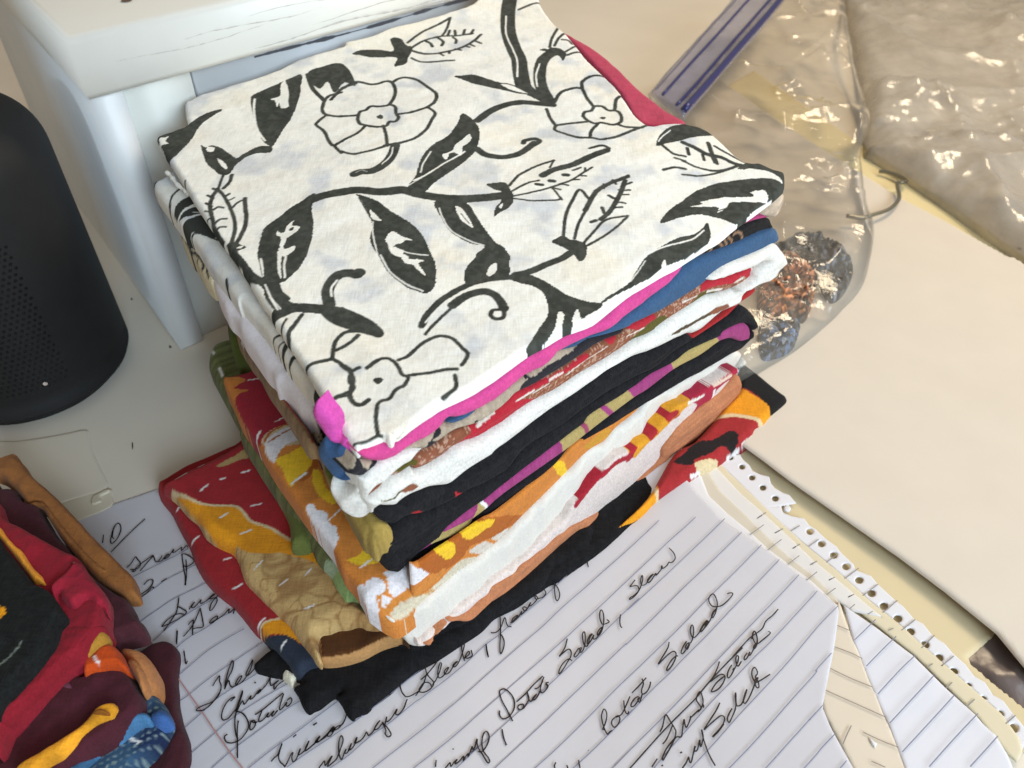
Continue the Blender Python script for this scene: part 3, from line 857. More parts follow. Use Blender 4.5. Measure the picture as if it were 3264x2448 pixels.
def orange_print(fr):
    p = Paint(fr)
    p.fill('F5 380,890 560,830 790,780 900,900 1000,1060 1180,1330 1290,1500 1100,1490 960,1570 890,1659 840,1700 780,1640 640,1430 560,1260 545,1190 600,1130 720,1080 600,1075 545,1050 680,970 600,930 500,920', CRIM)
    p.fill('F5 860,1659 960,1560 1100,1500 1270,1490 1400,1659 1300,1720 1100,1740 900,1720', K(216, 192, 152))
    p.line('F5 900,1680 970,1580 1100,1500 1220,1470', 26, DORG)
    p.fill('Z4 1715,1255 1735,1190 1830,1120 1930,1100 1970,1180 1860,1220 1800,1290 1775,1335', PETAL)
    p.line('Z4 1740,1210 1830,1150 1900,1110', 10, DORG)
    p.fill('Z4 1785,1325 1870,1280 1980,1235 2050,1290 1985,1390 1935,1420 1890,1490 1850,1430 1825,1370', YEL)
    p.line('Z4 2060,1250 2030,1370 1960,1440', 40, DORG)
    p.fill('Z4 2025,1380 2080,1400 2100,1470 2150,1530 2230,1530 2170,1605 2080,1565 2030,1480', YEL)
    p.fill('C 868,440 885,424 915,428 925,455 955,458 985,482 985,510 1000,530 1030,545 1028,575 1045,600 1030,640 1000,645 965,595 930,545 890,490', PETAL)
    p.fill('F8 1130,325 1220,270 1340,190 1450,135 1530,230 1510,310 1420,350 1270,365', YEL)
    p.fill('F8 1230,590 1330,602 1370,560 1410,530 1480,508 1545,545 1585,620 1580,680 1550,720 1505,750 1490,930 1400,900 1330,780', PETAL)
    p.fill('F8 1555,470 1620,430 1800,350 1900,375 2080,430 2000,520 1850,640 1750,725 1640,720 1605,620 1585,530', PETAL)
    p.fill('F8 1530,740 1600,745 1650,770 1590,850 1530,860', PETAL)
    p.fill('F6 160,1110 250,1030 420,920 560,860 690,750 880,560 1000,470 1180,450 1080,540 870,700 700,830 480,1005 260,1165', K(220, 208, 180))
    p.fill('F6 1070,390 1130,330 1250,265 1350,300 1250,405', K(224, 212, 196)); p.fill('F6 1330,220 1430,125 1530,110 1510,180 1400,255', K(224, 212, 196))
    p.fill('F6 480,530 700,370 900,240 1240,10 1700,-40 1500,120 1350,210 1200,270 1070,330 1000,440 880,540 760,610 620,640', DORG)
    p.fill('F6 680,380 760,310 880,280 910,370 870,450 800,475 740,430', YEL); p.fill('F6 995,185 1100,90 1340,0 1350,60 1250,130 1080,240 1000,215', YEL)
    p.line('F8 1555,1010 1600,890 1750,780 2000,620 2230,430', 62, K(214, 138, 62))
    p.line('F8 1500,730 1480,800 1530,870', 22, K(214, 138, 62)); p.line('F8 1900,730 2050,680 2170,640', 22, K(206, 150, 84)); p.line('F8 1560,470 1600,560 1590,680 1500,735', 18, K(214, 138, 62))
    for s_, w in (('F8 1280,402 1470,252', 20), ('C 970,532 1054,453', 8), ('Z4 1890,1468 1982,1403', 16), ('Z4 1610,806 1700,788', 8), ('Z4 1780,1072 1852,1036', 8), ('Z4 1655,1180 1685,1135', 12)):
        p.line(s_, w, WH)
    p.fill('Z5 1190,1650 1260,1590 1330,1560 1350,1600 1280,1659', PETAL)
    p.fill('Z5 1370,1350 1420,1320 1450,1370 1440,1420 1395,1410', YEL)
    p.fill('Z5 1560,1230 1640,1160 1720,1110 1740,1150 1680,1190 1600,1240', K(210, 150, 50))
    p.fill('Z5 1110,1500 1180,1440 1200,1480 1130,1540', K(206, 190, 168))
    return p
p = orange_print(fro)
b = puff(fro, 'Z4 1438,790 1450,765 1500,760 1600,735 1690,705 1900,700 2150,900 Z5 200,300 400,700 F6 300,0 800,-100 1150,0 1200,200 1120,380 1000,520 870,700 700,842 480,1012 300,1150 200,1190 140,1175 F8 1500,925 1400,850 1340,800 1290,700 1250,620 1150,480 1060,380 1000,250 960,160 870,30 Z4 1980,1659 1850,1480 1750,1340 1660,1190 1590,1090 1530,1000 1480,880', .0045, .0045, .0007, mott(ORG, .10, 150, 3), paint=p, skirt=.012, warp=.0005, wr=crease(.0008, 50, 50, 6))
fob = FW(.0110, -.0065)
bo = band(fob, 'F6 400,526 470,524 585,452 700,372 900,242 1240,12 Z5 1010,1649 1300,1419 F2 1090,1661 1250,1506 1440,1396 1620,1296 1900,1116 2200,936 F4 640,766 900,626',
          'F6 430,1030 480,1000 700,830 870,700 1080,540 1250,410 1450,250 1690,0 Z5 1300,1560 1450,1410 1590,1270 F2 1560,1500 1700,1340 1900,1180 2130,960 F4 400,900 640,765 900,625', mott(ORG, .10, 150, 3), .0012, .003, paint=orange_print(fob), res=.0006, warp=.0005, skirt=.001)
HEMW = K(234, 228, 216, .85)
hemtop = 'F6 130,1165 260,1152 480,992 700,822 870,692 1080,532 1250,402 1450,242 1690,-8 Z5 1300,1552 1450,1402 1590,1262 F2 1560,1490 1700,1330 1900,1170 2130,950 F4 400,890 640,757 900,617 1200,447 1290,432 1340,480'
hembot = 'F6 140,1200 210,1272 255,1300 285,1355 320,1405 360,1465 400,1500 480,1508 520,1440 600,1352 760,1240 960,1050 1200,870 1450,660 1700,480 2000,180 2200,10 Z5 1500,1600 1640,1440 1770,1300 F4 20,1590 300,1370 560,1080 720,1000 980,820 1200,680 1290,635 1370,620 1372,550'
def hemcol(u, v):
    return np.tile(HEMW, (len(u), 1))
hemwr = lambda u, v: .0042 * (fbm(u * 95, v * 24, 7, 2) - .5) + .0008 * (fbm(u * 160, v * 60, 17, 2) - .5)
b2 = band(FW(.0125, -.006), hemtop, hembot, hemcol, .0030, .0045, wr=hemwr, res=.0006, skirt=.003)
fr2 = FW(.0160, .0050)
p = Paint(fr2)
p.line('F4 -20,1660 60,1580 300,1390 440,1250 560,1110 720,1010', 62, K(230, 160, 44))
p.line('F4 -20,1670 55,1590', 70, K(176, 40, 50)); p.line('F4 262,1400 318,1362', 62, K(186, 52, 50)); p.line('F4 478,1205 566,1150', 62, K(186, 52, 50))
p.fill('F4 670,1225 700,1170 780,1045 715,1015 850,905 980,825 1190,690 1285,635 1225,725 1110,790 1000,890 945,1020 800,1130', K(176, 40, 66))
p.line('F4 690,1040 860,940', 22, HEMW); p.line('F4 915,1020 960,960 985,880', 26, WH); p.line('F4 990,830 1190,710', 22, K(226, 200, 180))
p.line('Z5 1510,1605 1580,1510 1640,1440 1700,1390 1780,1318 1890,1270', 24, K(170, 38, 52)); p.line('Z5 1890,1268 2000,1150 2090,1060 2212,960', 36, K(230, 160, 44)); p.line('Z5 1995,1160 2020,1130', 34, K(176, 44, 50)); p.line('Z5 2110,1040 2150,1010', 34, K(176, 44, 50))
b3 = band(fr2, 'F6 470,1420 520,1440 600,1350 760,1238 960,1048 1200,868 1450,658 1700,478 2000,178 2200,8 Z5 1500,1598 1640,1438 1770,1298 F4 20,1588 300,1368 560,1078 720,998 980,818 1200,678 1290,633',
          'F6 470,1508 545,1496 590,1430 680,1350 780,1290 840,1222 900,1182 1080,1087 1200,982 1300,902 1380,802 1600,662 1700,562 1960,372 2212,152 Z5 1700,1642 1900,1472 2060,1322 F4 420,1562 660,1272 900,1072 1100,922 1280,702', mott(K(234, 218, 208, .85), .03), .0022, .003, paint=p, wr=lambda u, v: .0014 * (fbm(u * 110, v * 40, 27, 2) - .5), res=.0006)
sb = Buf()
frs = FW(.0158, -.0025)
for k_ in range(44):
    tt = k_ / 43
    P = smooth(T('F6 150,1165 480,1000 700,830 870,700 1080,540 1250,410 1450,250 1690,0 Z5 1300,1560'), 20)
    i = int(tt * (len(P) - 4))
    ribbon(frs, P[i:i + 3], .0005, 0, sb, K(196, 184, 166))
cloth('folded_cloth', 'orange floral cloth with yellow and white petals and a white hem turned down at front', [(None, b, None), ('front_fold', bo, None), ('white_hem', b2, M_MUSLIN), ('inner_fold', b3, None), ('hem_stitching', sb, None)], M_CLOTH)

# ---------------- gold striped cloth showing at the left front corner
frg2 = Flat(lambda x, y: .097 - .35 * np.clip(.215 - y, 0, .06))
def gold(u, v):
    w = u * .8 + v * .6
    return np.clip(K(166, 140, 72)[None, :] * (.6 + .75 * fbm(w * 500, w * 0, 5, 3))[:, None], 0, 1)
p = Paint(frg2)
p.fill('F1 60,690 150,720 240,850 290,950 260,1040 180,960 100,820', K(104, 116, 50))
b = puff(frg2, 'F1 70,690 150,700 300,850 400,1000 700,1300 900,1500 850,1600 830,1659 F6 40,200 0,260 F8 1478,80 1450,115 1400,90 1330,0 F1 560,1659 420,1420 320,1230 250,1100 150,930 90,800', .007, .006, .0007, gold, paint=p, skirt=.006)
cloth('folded_cloth', 'gold striped cloth glimpsed at the front corner between black and orange floral cloths', [(None, b, None)], M_CLOTH)

# ---------------- black cloth with a purple and gold band
PUR = K(158, 62, 116, .95)
IKG = K(176, 154, 96, .95)
fi = FW(.0035, .0005)
p = Paint(fi)
p.fill('F6 600,262 700,170 1090,-40 F1 1925,1250 1995,1352 F6 900,200 620,315', IKG, sm=False)
p.fill('F2 1015,1440 1340,1150 1800,860 1890,975 1640,1180 1340,1410 1050,1640', IKG, sm=False)
p.fill('F4 475,535 1010,220 1035,330 900,440 780,520 500,670', IKG, sm=False)
p.line('F2 1510,1060 1570,1110 1640,1180', 46, PUR); p.line('F2 1270,1260 1310,1310 1330,1400', 42, K(160, 70, 100))
p.line('F1 1930,1255 1980,1300 1995,1350', 30, WH)
def rib(c):
    return lambda u, v: np.clip(c[None, :] * (.85 + .3 * vnoise(u * 900, v * 60, 4))[:, None], 0, 1)
BLK = K(36, 35, 37, .8)
bk2 = band(FW(.002, .0), 'F6 2,250 20,215 F1 830,1640 920,1540 1040,1440 1240,1396 1400,1324 1560,1249 1740,1139 1930,1064 2212,894 F2 600,1545 1000,1295 1400,1005 1800,765 2100,625 F4 480,445 740,285 1010,112 1150,12 F3 1290,1370 1400,1410 1480,1520 1500,1590 1470,1630',
           'F6 100,590 190,622 240,592 330,505 430,400 590,275 700,198 900,98 1080,8 F1 1450,1648 1700,1428 1930,1273 2000,1223 2212,1048 F2 1010,1488 1280,1288 1340,1198 1500,1088 1700,968 1800,893 1900,828 2050,718 F4 480,568 640,448 830,348 1020,258 1060,208 1150,158 1250,118 1370,105 1420,190 1460,170', mott(BLK, .2), .004, .005, wr=crease(.0013, 26, 200, 5), res=.0006)
ik = band(fi, 'F6 330,470 430,390 590,265 700,188 900,88 1080,-2 F1 1450,1638 1700,1418 1930,1263 2000,1213 2212,1038 F2 1010,1478 1280,1278 1340,1188 1500,1078 1700,958 1800,883 1900,818 2050,708 F4 480,558 640,438 830,338 1020,248 1060,198 1150,148 1250,108 1340,90 1400,130 1418,200',
          'F6 340,488 440,418 610,303 760,243 900,183 1120,18 F1 1800,1503 1990,1358 2212,1168 F2 1050,1613 1340,1388 1640,1158 1890,975 2040,883 F4 500,653 780,503 900,423 1040,323 1180,283 1300,320 1400,290', rib(PUR), .0028, .003, paint=p, res=.0005)
bk3 = band(FW(.0025, .0), 'F6 100,600 330,495 440,415 610,303 760,243 900,183 1120,18 F1 1800,1503 1990,1358 2212,1168 F2 1050,1613 1340,1388 1640,1158 1890,975 2040,883 F4 500,653 780,503 900,423 1040,323 1180,283 1330,310 1420,230 1465,180',
           'F6 190,625 240,595 330,516 470,516 580,444 700,364 900,234 1240,4 Z5 1010,1645 1300,1415 F2 1090,1659 1250,1504 1440,1394 1620,1294 1900,1114 2200,934 F4 640,764 780,694 900,624 1100,514 1270,424 1320,384 1370,335 1450,270', mott(BLK, .2), .0035, .004, wr=crease(.001, 26, 200, 15), res=.0006)
cloth('folded_cloth', 'black cloth edged with a woven purple and gold band, middle of the tall stack', [(None, bk2, None), ('woven_band', ik, M_CLOTH), ('lower_fold', bk3, None)], M_DARKCLOTH)

# ---------------- black cloth with small red flowers
fb = FW(.002, .0)
p = Paint(fb)
p.fill('F1 1585,1115 1640,1118 1740,1130 1680,1165 1590,1205 1595,1160', K(190, 48, 52)); p.fill('F1 1088,1362 1140,1340 1180,1335 1250,1390 1160,1392', K(190, 48, 52)); p.fill('F1 920,1500 1030,1432 1000,1470 915,1525', PUR)
b = band(fb, 'F1 690,1330 720,1318 800,1312 910,1304 980,1244 1080,1184 1190,1134 1300,1089 1500,1059 1640,969 1800,844 2000,704 2212,564 F2 200,1574 420,1444 640,1284 900,1094 1200,874 1380,754 1560,634 1700,564 1860,484 2040,424 F4 400,324 640,226 720,240',
         'F1 720,1420 760,1488 830,1515 900,1520 1040,1437 1240,1393 1400,1321 1560,1246 1740,1136 1930,1061 2212,891 F2 600,1542 1000,1292 1400,1002 1800,762 2100,622 F4 480,442 740,282', mott(BLK, .2), .0045, .005, paint=p, wr=crease(.0012, 26, 180, 25), res=.0006)
b2 = band(FW(.001, .0), 'F4 735,262 1000,80 1130,-6 F3 1290,1305 1400,1215 1480,1160', 'F4 745,290 1010,114 1150,14 F3 1290,1350 1420,1260 1485,1185', mott(K(178, 46, 46), .1), .002, .002, res=.0006)
b3 = band(FW(.0, -.003), 'F4 720,225 880,100 980,10 F3 1060,1430 1275,1320 1400,1210', 'F4 740,262 1000,78 1130,-8 F3 1290,1302 1400,1212', mott(BLK, .2), .001, .002, res=.0008)
cloth('folded_cloth', 'black cloth dotted with small red flowers, just under the white cloth', [(None, b, None), ('red_fold', b2, M_CLOTH), ('upper_fold', b3, None)], M_DARKCLOTH)

# ---------------- white cloth with woven brown, red and olive strips
BRN = K(136, 82, 58, .95)
SRED = K(176, 40, 52, .95)
OLV = K(92, 84, 36, .95)
WCL = K(238, 234, 224, .85)
fs = FW(.001, .0)
p = Paint(fs)
p.fill('F1 1440,720 1520,660 1600,590 1740,480 1880,380 2060,230 2230,80 2230,330 1900,510 1600,630 1470,750', SRED)
p.fill('F2 -20,1260 250,1130 480,1000 700,960 690,1010 350,1250 0,1460', SRED); p.fill('F2 250,1120 500,905 720,805 1040,640 1320,450 1300,520 1080,660 700,870 480,1000', SRED)
p.fill('F2 1870,110 2120,-10 2060,100 1920,165', SRED); p.fill('F2 1560,290 1660,240 1680,260 1600,330', SRED)
p.fill('F3 800,1180 890,1075 1100,1030 1410,915 1400,1020 1280,1010 1210,1085 1110,1100 960,1135 850,1175', SRED); p.fill('F3 -40,1610 260,1460 260,1540 100,1620', SRED)
p.fill('F1 920,930 1110,785 1175,770 1120,850 980,905', OLV); p.fill('F2 1815,295 2050,85 2230,-10 2230,130 1850,310', OLV); p.fill('F3 80,1659 430,1525 640,1375 840,1195 1000,1175 1020,1225 860,1265 400,1575', OLV)
for s_, w in (('F2 495,992 700,872', 24), ('F2 885,752 1038,662', 22), ('F2 50,1295 255,1145', 20), ('F2 1080,688 1300,520', 12), ('F2 700,895 870,790', 12), ('F1 1885,378 2090,225', 22), ('F2 1320,505 1560,350', 10), ('F2 1790,235 1990,140', 14), ('F3 890,1190 1050,1160', 22), ('F3 600,1310 770,1240', 22), ('F3 1220,1075 1310,1030', 26), ('F3 1390,1020 1440,880', 16)):
    p.line(s_, w, K(232, 220, 206))
def check(u, v):
    k = (vnoise(u * 1100, v * 1500, 8) > .66) & (vnoise(u * 160, v * 50, 3) > .35)
    c = np.tile(BRN, (len(u), 1)) * (.8 + .4 * fbm(u * 200, v * 300, 2, 2))[:, None]
    c[k] = K(190, 150, 126)
    return np.clip(c, 0, 1)
s1bot = 'F1 575,1240 690,1145 800,1050 870,985 1000,922 1110,852 1160,885 1300,832 1430,752 1520,692 1600,622 1740,562 1900,502 2060,402 2212,312 F2 350,1242 530,1112 700,1002 900,902 1050,812 1250,682 1500,542 1700,412 1850,302 2000,242 2100,192 F3 300,1622 430,1532 640,1402 860,1262 1000,1224 1080,1202 1250,1142 1440,1047 1475,980 1610,850'
w1bot = 'F1 560,1230 590,1215 690,1085 800,1032 880,960 930,915 1020,850 1120,790 1190,700 1290,652 1420,580 1600,460 1740,404'
strip = band(fs, w1bot + ' F1 1880,356 2000,284 2100,214 F2 290,1104 400,1004 500,914 700,824 900,704 1100,584 1300,454 1440,354 1560,294 1700,234 1800,150 F3 0,1585 300,1445 640,1235 820,1115 890,1072 1000,1052 1100,1030 1250,980 1400,920 1460,880 1590,825', s1bot, check, .0028, .003, paint=p, wr=crease(.0007, 30, 500, 3), res=.0005)
w1 = band(FW(.002, .0), 'F1 520,985 560,980 640,890 760,800 880,740 1000,695 1130,648 1285,645 1420,565 1600,448 1740,394', w1bot, lambda u, v: np.tile(WCL, (len(u), 1)), .003, .003, wr=crease(.001, 60, 90, 4), res=.0006)
fw2 = FW(.0015, .0)
p2 = Paint(fw2)
p2.fill('F3 430,1659 700,1495 900,1395 1090,1318 1105,1370 900,1445 600,1605 500,1659', K(88, 70, 44)); p2.fill('F3 900,1395 1090,1318 1105,1370 920,1440', BRN)
p2.fill('F1 690,1195 790,1175 880,1150 900,1090 970,1055 910,1145 880,1180 790,1208', OLV); p2.fill('F1 950,1085 1060,1000 1150,1035 1000,1105', BRN)
w2 = band(fw2, s1bot, 'F1 650,1408 672,1395 700,1314 800,1309 910,1301 980,1241 1080,1181 1190,1131 1300,1086 1500,1056 1640,966 1800,841 2000,701 2212,561 F2 200,1571 420,1441 640,1281 900,1091 1200,871 1380,751 1560,631 1700,561 1860,481 2040,421 F4 400,321 640,223 700,226 800,181 880,111 1000,2 F3 1060,1432 1270,1342 1297,1240', lambda u, v: np.tile(WCL, (len(u), 1)), .005, .005, paint=p2,
          wr=lambda u, v: .0016 * (fbm(u * 34, v * 150, 9, 3) - .5) * 2, res=.0006)
wc = puff(DW(.0005), 'F1 275,925 252,985 248,1050 285,1140 330,1205 380,1265 440,1312 540,1362 640,1407 668,1392 690,1320 700,1250 660,1200 620,1160 680,1090 660,1050 600,1000 545,985 480,1000 430,1010 380,998', .008, .007, .0006, lambda u, v: np.tile(WCL, (len(u), 1)), skirt=.012, wr=lambda u, v: .004 * (ridged(u * 60, v * 60, 9, 2) - .5))
we = puff(FW(.001, .004), 'F3 1500,742 1690,645 1755,690 1810,790 1805,850 1740,920 1690,990 1640,1045 1480,1120 1290,1200 1280,1160 1440,1050 1475,980 1600,850 1500,860 1400,912 1250,970 1100,1022 900,1062 960,1000 1150,882', .005, .004, .0008, lambda u, v: np.tile(WCL, (len(u), 1)), skirt=.03, wr=lambda u, v: .0026 * (ridged(u * 70, v * 70, 19, 2) - .5))
cloth('folded_cloth', 'white cotton cloth with woven brown, red and olive strips, crumpled at its front corner', [(None, w2, None), ('woven_strip', strip, None), ('upper_fold', w1, None), ('corner_fold', wc, None), ('end_fold', we, None)], M_CLOTH)

# ---------------- taupe and black printed cloth
TAU = K(176, 160, 138, .92)
BPR = K(44, 42, 46, .85)
ft = FW(.0005, .0)
p = Paint(ft)
p.fill('F1 340,960 430,850 490,740 520,800 560,850 600,850 640,800 780,765 740,815 640,890 540,980', BPR)
p.fill('F1 1270,640 1290,555 1330,520 1450,372 1430,460 1340,520 1430,520 1600,428 1612,462 1450,545', BPR); p.fill('F1 1840,300 1875,285 1870,330 1845,325', BPR)
p.fill('F2 525,890 560,790 640,735 600,725 760,610 640,700 720,690 870,570 1050,470 1200,385 1340,280 1560,220 1800,150 1790,175 1560,300 1300,460 900,705 700,815 540,885', BPR)
tp = band(ft, 'F1 470,745 640,777 760,767 880,722 980,662 1100,597 1270,512 1450,380 1520,352 1580,362 1750,287 1980,117 F2 150,1042 430,852 560,742 760,622 960,452 1100,402 1200,372 1340,292 1560,232 1780,160',
          'F1 365,938 440,960 540,972 590,930 640,885 760,795 880,735 1000,690 1130,642 1290,640 1420,560 1600,440 1740,390 1880,352 2000,280 2100,210 F2 290,1100 400,1000 500,910 700,820 900,700 1100,580 1300,450 1440,350 1560,290 1700,230 1800,168', rib(TAU), .0028, .003, paint=p, wr=crease(.0008, 40, 300, 8), res=.0005)
fq = FW(.0002, .0)
p = Paint(fq)
for s_ in ('F3 780,810 830,790 850,740 880,700', 'F3 930,650 950,700 920,740 980,730', 'F3 1020,610 1060,640 1090,680', 'F3 1090,570 1120,620 1130,660', 'F3 1160,560 1190,600 1180,640 1220,640', 'F3 1210,530 1260,500 1300,520 1310,570', 'F3 1160,520 1150,570'):
    p.line(s_, 26, K(150, 118, 92))
bs = band(fq, 'F3 680,805 830,700 950,640 1090,560 1200,500 1300,450 1400,400 1530,360 1640,342 1670,400', 'F3 600,920 800,800 960,740 1230,640 1400,560 1560,490 1700,460', mott(K(40, 38, 38, .8), .2), .002, .002, paint=p, res=.0007)
fl = below(.030)
p = Paint(fl)
for s_ in ('F5 1200,1150 1300,1330 1330,1450', 'F5 1290,1210 1300,1330 1350,1400', 'F5 1380,1340 1430,1480 1520,1600', 'F5 1400,1500 1460,1560 1500,1640', 'F5 1330,1430 1390,1470 1440,1500', 'F1 0,400 60,470 90,530', 'F1 20,500 50,560', 'F5 1480,1380 1500,1450 1540,1500'):
    p.line(s_, 24, TAU)
lp = puff(fl, 'F5 1135,1010 1160,1100 1220,1200 1290,1340 1400,1480 1450,1580 F1 0,560 40,650 80,600 150,490 F5 1700,1500 1500,1250 1290,1100', .006, .004, .0007, mott(BPR, .2), paint=p, skirt=.008)
fc = below(.020)
p = Paint(fc)
for s_ in ('F7 480,860 470,900', 'F7 560,880 520,930 540,1000 580,1080 630,1110', 'F7 570,980 610,1030 640,1000', 'F7 600,1010 570,1060', 'F7 620,1110 680,1170 720,1230 730,1290 700,1280', 'F7 640,1180 650,1190', 'F7 790,1250 770,1330 780,1380'):
    p.line(s_, 20, BPR)
cp = puff(fc, 'F7 440,850 450,790 480,770 560,880 640,980 790,1190 900,1350 830,1420 780,1400 700,1310 640,1200 590,1110 540,1050 480,950', .004, .004, .0007, mott(K(222, 208, 170), .05), paint=p, skirt=.01)
cloth('folded_cloth', 'taupe cloth with black printed blotches, thin layer under the blue and pink cloths', [(None, tp, None), ('right_fold', bs, M_DARKCLOTH), ('left_fold', lp, M_DARKCLOTH), ('back_fold', cp, None)], M_CLOTH)

# ---------------- tan patterned strip on the left side
fx = Flat(lambda x, y: .108 + .016 * np.clip((.30 - y) / .1, -1, 1))
def tanstrip(u, v):
    w = fbm(u * 240, v * 240, 3, 3)
    return np.clip(K(150, 122, 88)[None, :] * (.55 + .9 * w)[:, None], 0, 1)
p = Paint(fx)
p.line('F5 620,470 650,530', 16, WH); p.line('F5 770,660 810,715', 16, WH); p.line('F5 1180,1230 1210,1280', 16, WH)
p.line('F5 1090,1120 1250,1340 1400,1520 1460,1640', 26, K(160, 60, 50))
b = puff(fx, 'F5 535,340 545,300 580,270 640,380 700,520 790,640 900,740 1000,880 1080,1020 1150,1120 1220,1230 1300,1340 1420,1500 1500,1659 F1 60,560 90,700 60,680 0,560 F5 1370,1659 1280,1520 1200,1400 1130,1290 1060,1180 970,1060 900,960 850,870 800,770 720,680 640,560 560,420', .006, .004, .0007, tanstrip, paint=p, skirt=.006)
cloth('folded_cloth', 'tan flecked cloth edge on the left side above the crimson floral fold', [(None, b, None)], M_CLOTH)

# ---------------- blue cloth
BLUE = K(58, 88, 120, .95)
b = band(FW(.0, .0), 'F1 1560,345 1700,257 1900,157 2140,27 F2 220,985 430,825 760,605 960,435 1180,325 1480,195 1780,5 F3 180,1295 350,1155 520,995 600,922 800,802 960,742 1230,642 1560,492 1700,460 1735,500',
         'F1 1570,362 1750,290 1980,122 F2 210,1004 430,852 560,742 760,622 960,450 1100,400 1200,370 1340,290 1560,230 1800,140 F3 0,1580 300,1440 640,1230 820,1110 940,1000 1150,880 1500,740 1680,640 1745,560', mott(BLUE, .08), .0045, .005, wr=crease(.001, 24, 120, 31), res=.0007)
b2 = puff(DW(.0015), 'F1 160,490 95,580 78,640 100,710 130,770 200,860 280,945 380,1003 460,1005 490,975 440,960 385,940 365,930 430,850 485,745 430,664 345,592 290,587 220,555 170,496', .004, .005, .0006, mott(K(62, 92, 130), .08), skirt=.002, wr=crease(.001, 80, 80, 3))
cloth('folded_cloth', 'plain denim blue cloth under the pink cloth near the top of the stack', [(None, b, None), ('corner_fold', b2, None)], M_CLOTH)

# ---------------- pink cloth
PINK = K(208, 74, 138, .95)
E0 = 'F1 470,670 560,635 680,580 790,525 850,510 980,475 1060,415 1120,365 1190,315 1260,267 1390,185 1500,115 F2 0,875 130,795 260,715 370,635 480,555 660,425 880,305 1080,185 1240,125 1400,65 1510,-5 F3 180,1085 400,955 560,875 700,785'
E1 = 'F1 500,718 560,757 640,774 720,774 800,752 880,717 980,657 1100,592 1270,507 1370,442 1450,374 1520,280 1600,272 1700,250 1800,197 1900,152 2140,22 F2 220,982 330,892 430,822 560,722 660,662 760,602 860,512 960,432 1060,382 1180,322 1330,252 1480,192 1640,112 1780,2 F3 180,1292 350,1152 520,992 620,872 700,795'
b = band(FW(.0, .0), E0, E1, mott(PINK, .06), .0045, .004, wr=crease(.0016, 75, 60, 41), res=.0006)
b2 = puff(DW(.001), 'F1 60,92 40,100 22,125 10,165 5,220 30,290 100,400 170,490 220,550 290,582 345,588 430,662 505,745 535,738 495,690 455,640 400,572 380,556 320,542 275,510 255,450 250,380 215,310 160,240 100,160', .003, .004, .0006, mott(K(214, 84, 170), .05), skirt=.006, wr=crease(.0014, 90, 90, 3))
b3 = puff(below(.006), 'Z2 1400,190 1450,205 1530,250 1620,300 1690,345 1760,400 1830,470 1900,540 1980,605 2050,660 2140,730 2240,790 2180,820 1990,810 1900,760 1800,600 1600,380', .004, .003, .001, mott(K(196, 70, 96), .06), skirt=.008, wr=crease(.001, 60, 60, 3))
b4 = band(FW(.0, .0), 'F3 1120,535 1280,400 1420,340 1500,310 1620,320', 'F3 1150,530 1240,470 1400,400 1530,362 1640,342', mott(K(180, 62, 112), .06), .0015, .0015, res=.0008)
cloth('folded_cloth', 'bright pink cloth just under the white printed top cloth', [(None, b, None), ('corner_fold', b2, None), ('back_fold', b3, None), ('end_fold', b4, None)], M_CLOTH)
b = puff(FW(-.004, -.006), 'F3 1380,380 1480,270 1560,200 1640,150 1700,110 1760,60 1800,50 1806,120 1780,210 1740,300 1700,330 1620,330 1500,320', .003, .004, .0008, lambda u, v: np.clip(K(206, 184, 160)[None, :] * (.55 + .8 * fbm(u * 300, v * 300, 3, 2))[:, None], 0, 1), skirt=.03, wr=crease(.001, 100, 100, 3))
cloth('folded_cloth', 'beige and red scrap folded under the right tip of the white printed cloth', [(None, b, None)], M_CLOTH)
# white muslin layer under the printed cloth, left side
b = puff(below(.019), 'F7 560,890 700,1080 790,1230 800,1290 830,1420 880,1550 940,1659 F5 380,0 430,80 500,140 560,220 590,300 640,380 700,460 790,590 870,700 960,800 1000,910 1070,950 1140,1010 1220,1110 1290,1220 1400,1310 1470,1365 1500,1360 1520,1280 1640,1150 1200,500 800,0 F7 1200,1400 900,1000 700,850', .006, .005, .0007, mott(K(236, 230, 232, .95), .03), skirt=.01, wr=lambda u, v: .0012 * (fbm(u * 90, v * 90, 3, 3) - .5))
cloth('folded_cloth', 'plain white muslin layer showing on the left under the printed cloth', [(None, b, None)], M_MUSLIN)
# the hidden inner layers of the thick cloths, so that the stack is solid from every side
def stp(s, t):
    return tuple(F0 + s * (R0 - F0) + t * (L0 - F0))
_all = [o for o in SC.objects if o.get('group') == MAIN]
for key, z0, z1, ins, col in (('denim', .1125, .128, .07, BLUE), ('woven brown', .096, .1118, .08, WCL), ('small red', .081, .0955, .08, BLK),
                              ('purple and gold', .062, .0805, .08, BLK), ('orange floral', .031, .0500, .14, ORG), ('red and gold', .008, .0120, .14, RED)):
    o = [q for q in _all if key in q['label']][0]
    bf = prism([stp(ins + .05, ins + .05), stp(.955, ins + .02), stp(.965, .97), stp(ins + .05, .97)], z0, z1, .003, Buf(), col)
    obj('inner_layers', bf, M_CLOTH, o)
# ================================================================== the white printed cloth on top
DK = K(66, 68, 62, .85)
LT = K(242, 240, 230, .95)
def top_h(x, y):
    return ztop(x, y) + .0016
TOPF = Flat(top_h)
p = Paint(TOPF)
F_ = lambda t, c=DK: p.fill(t, c)
S_ = lambda t, w=26, c=DK: p.line(t, w, c)
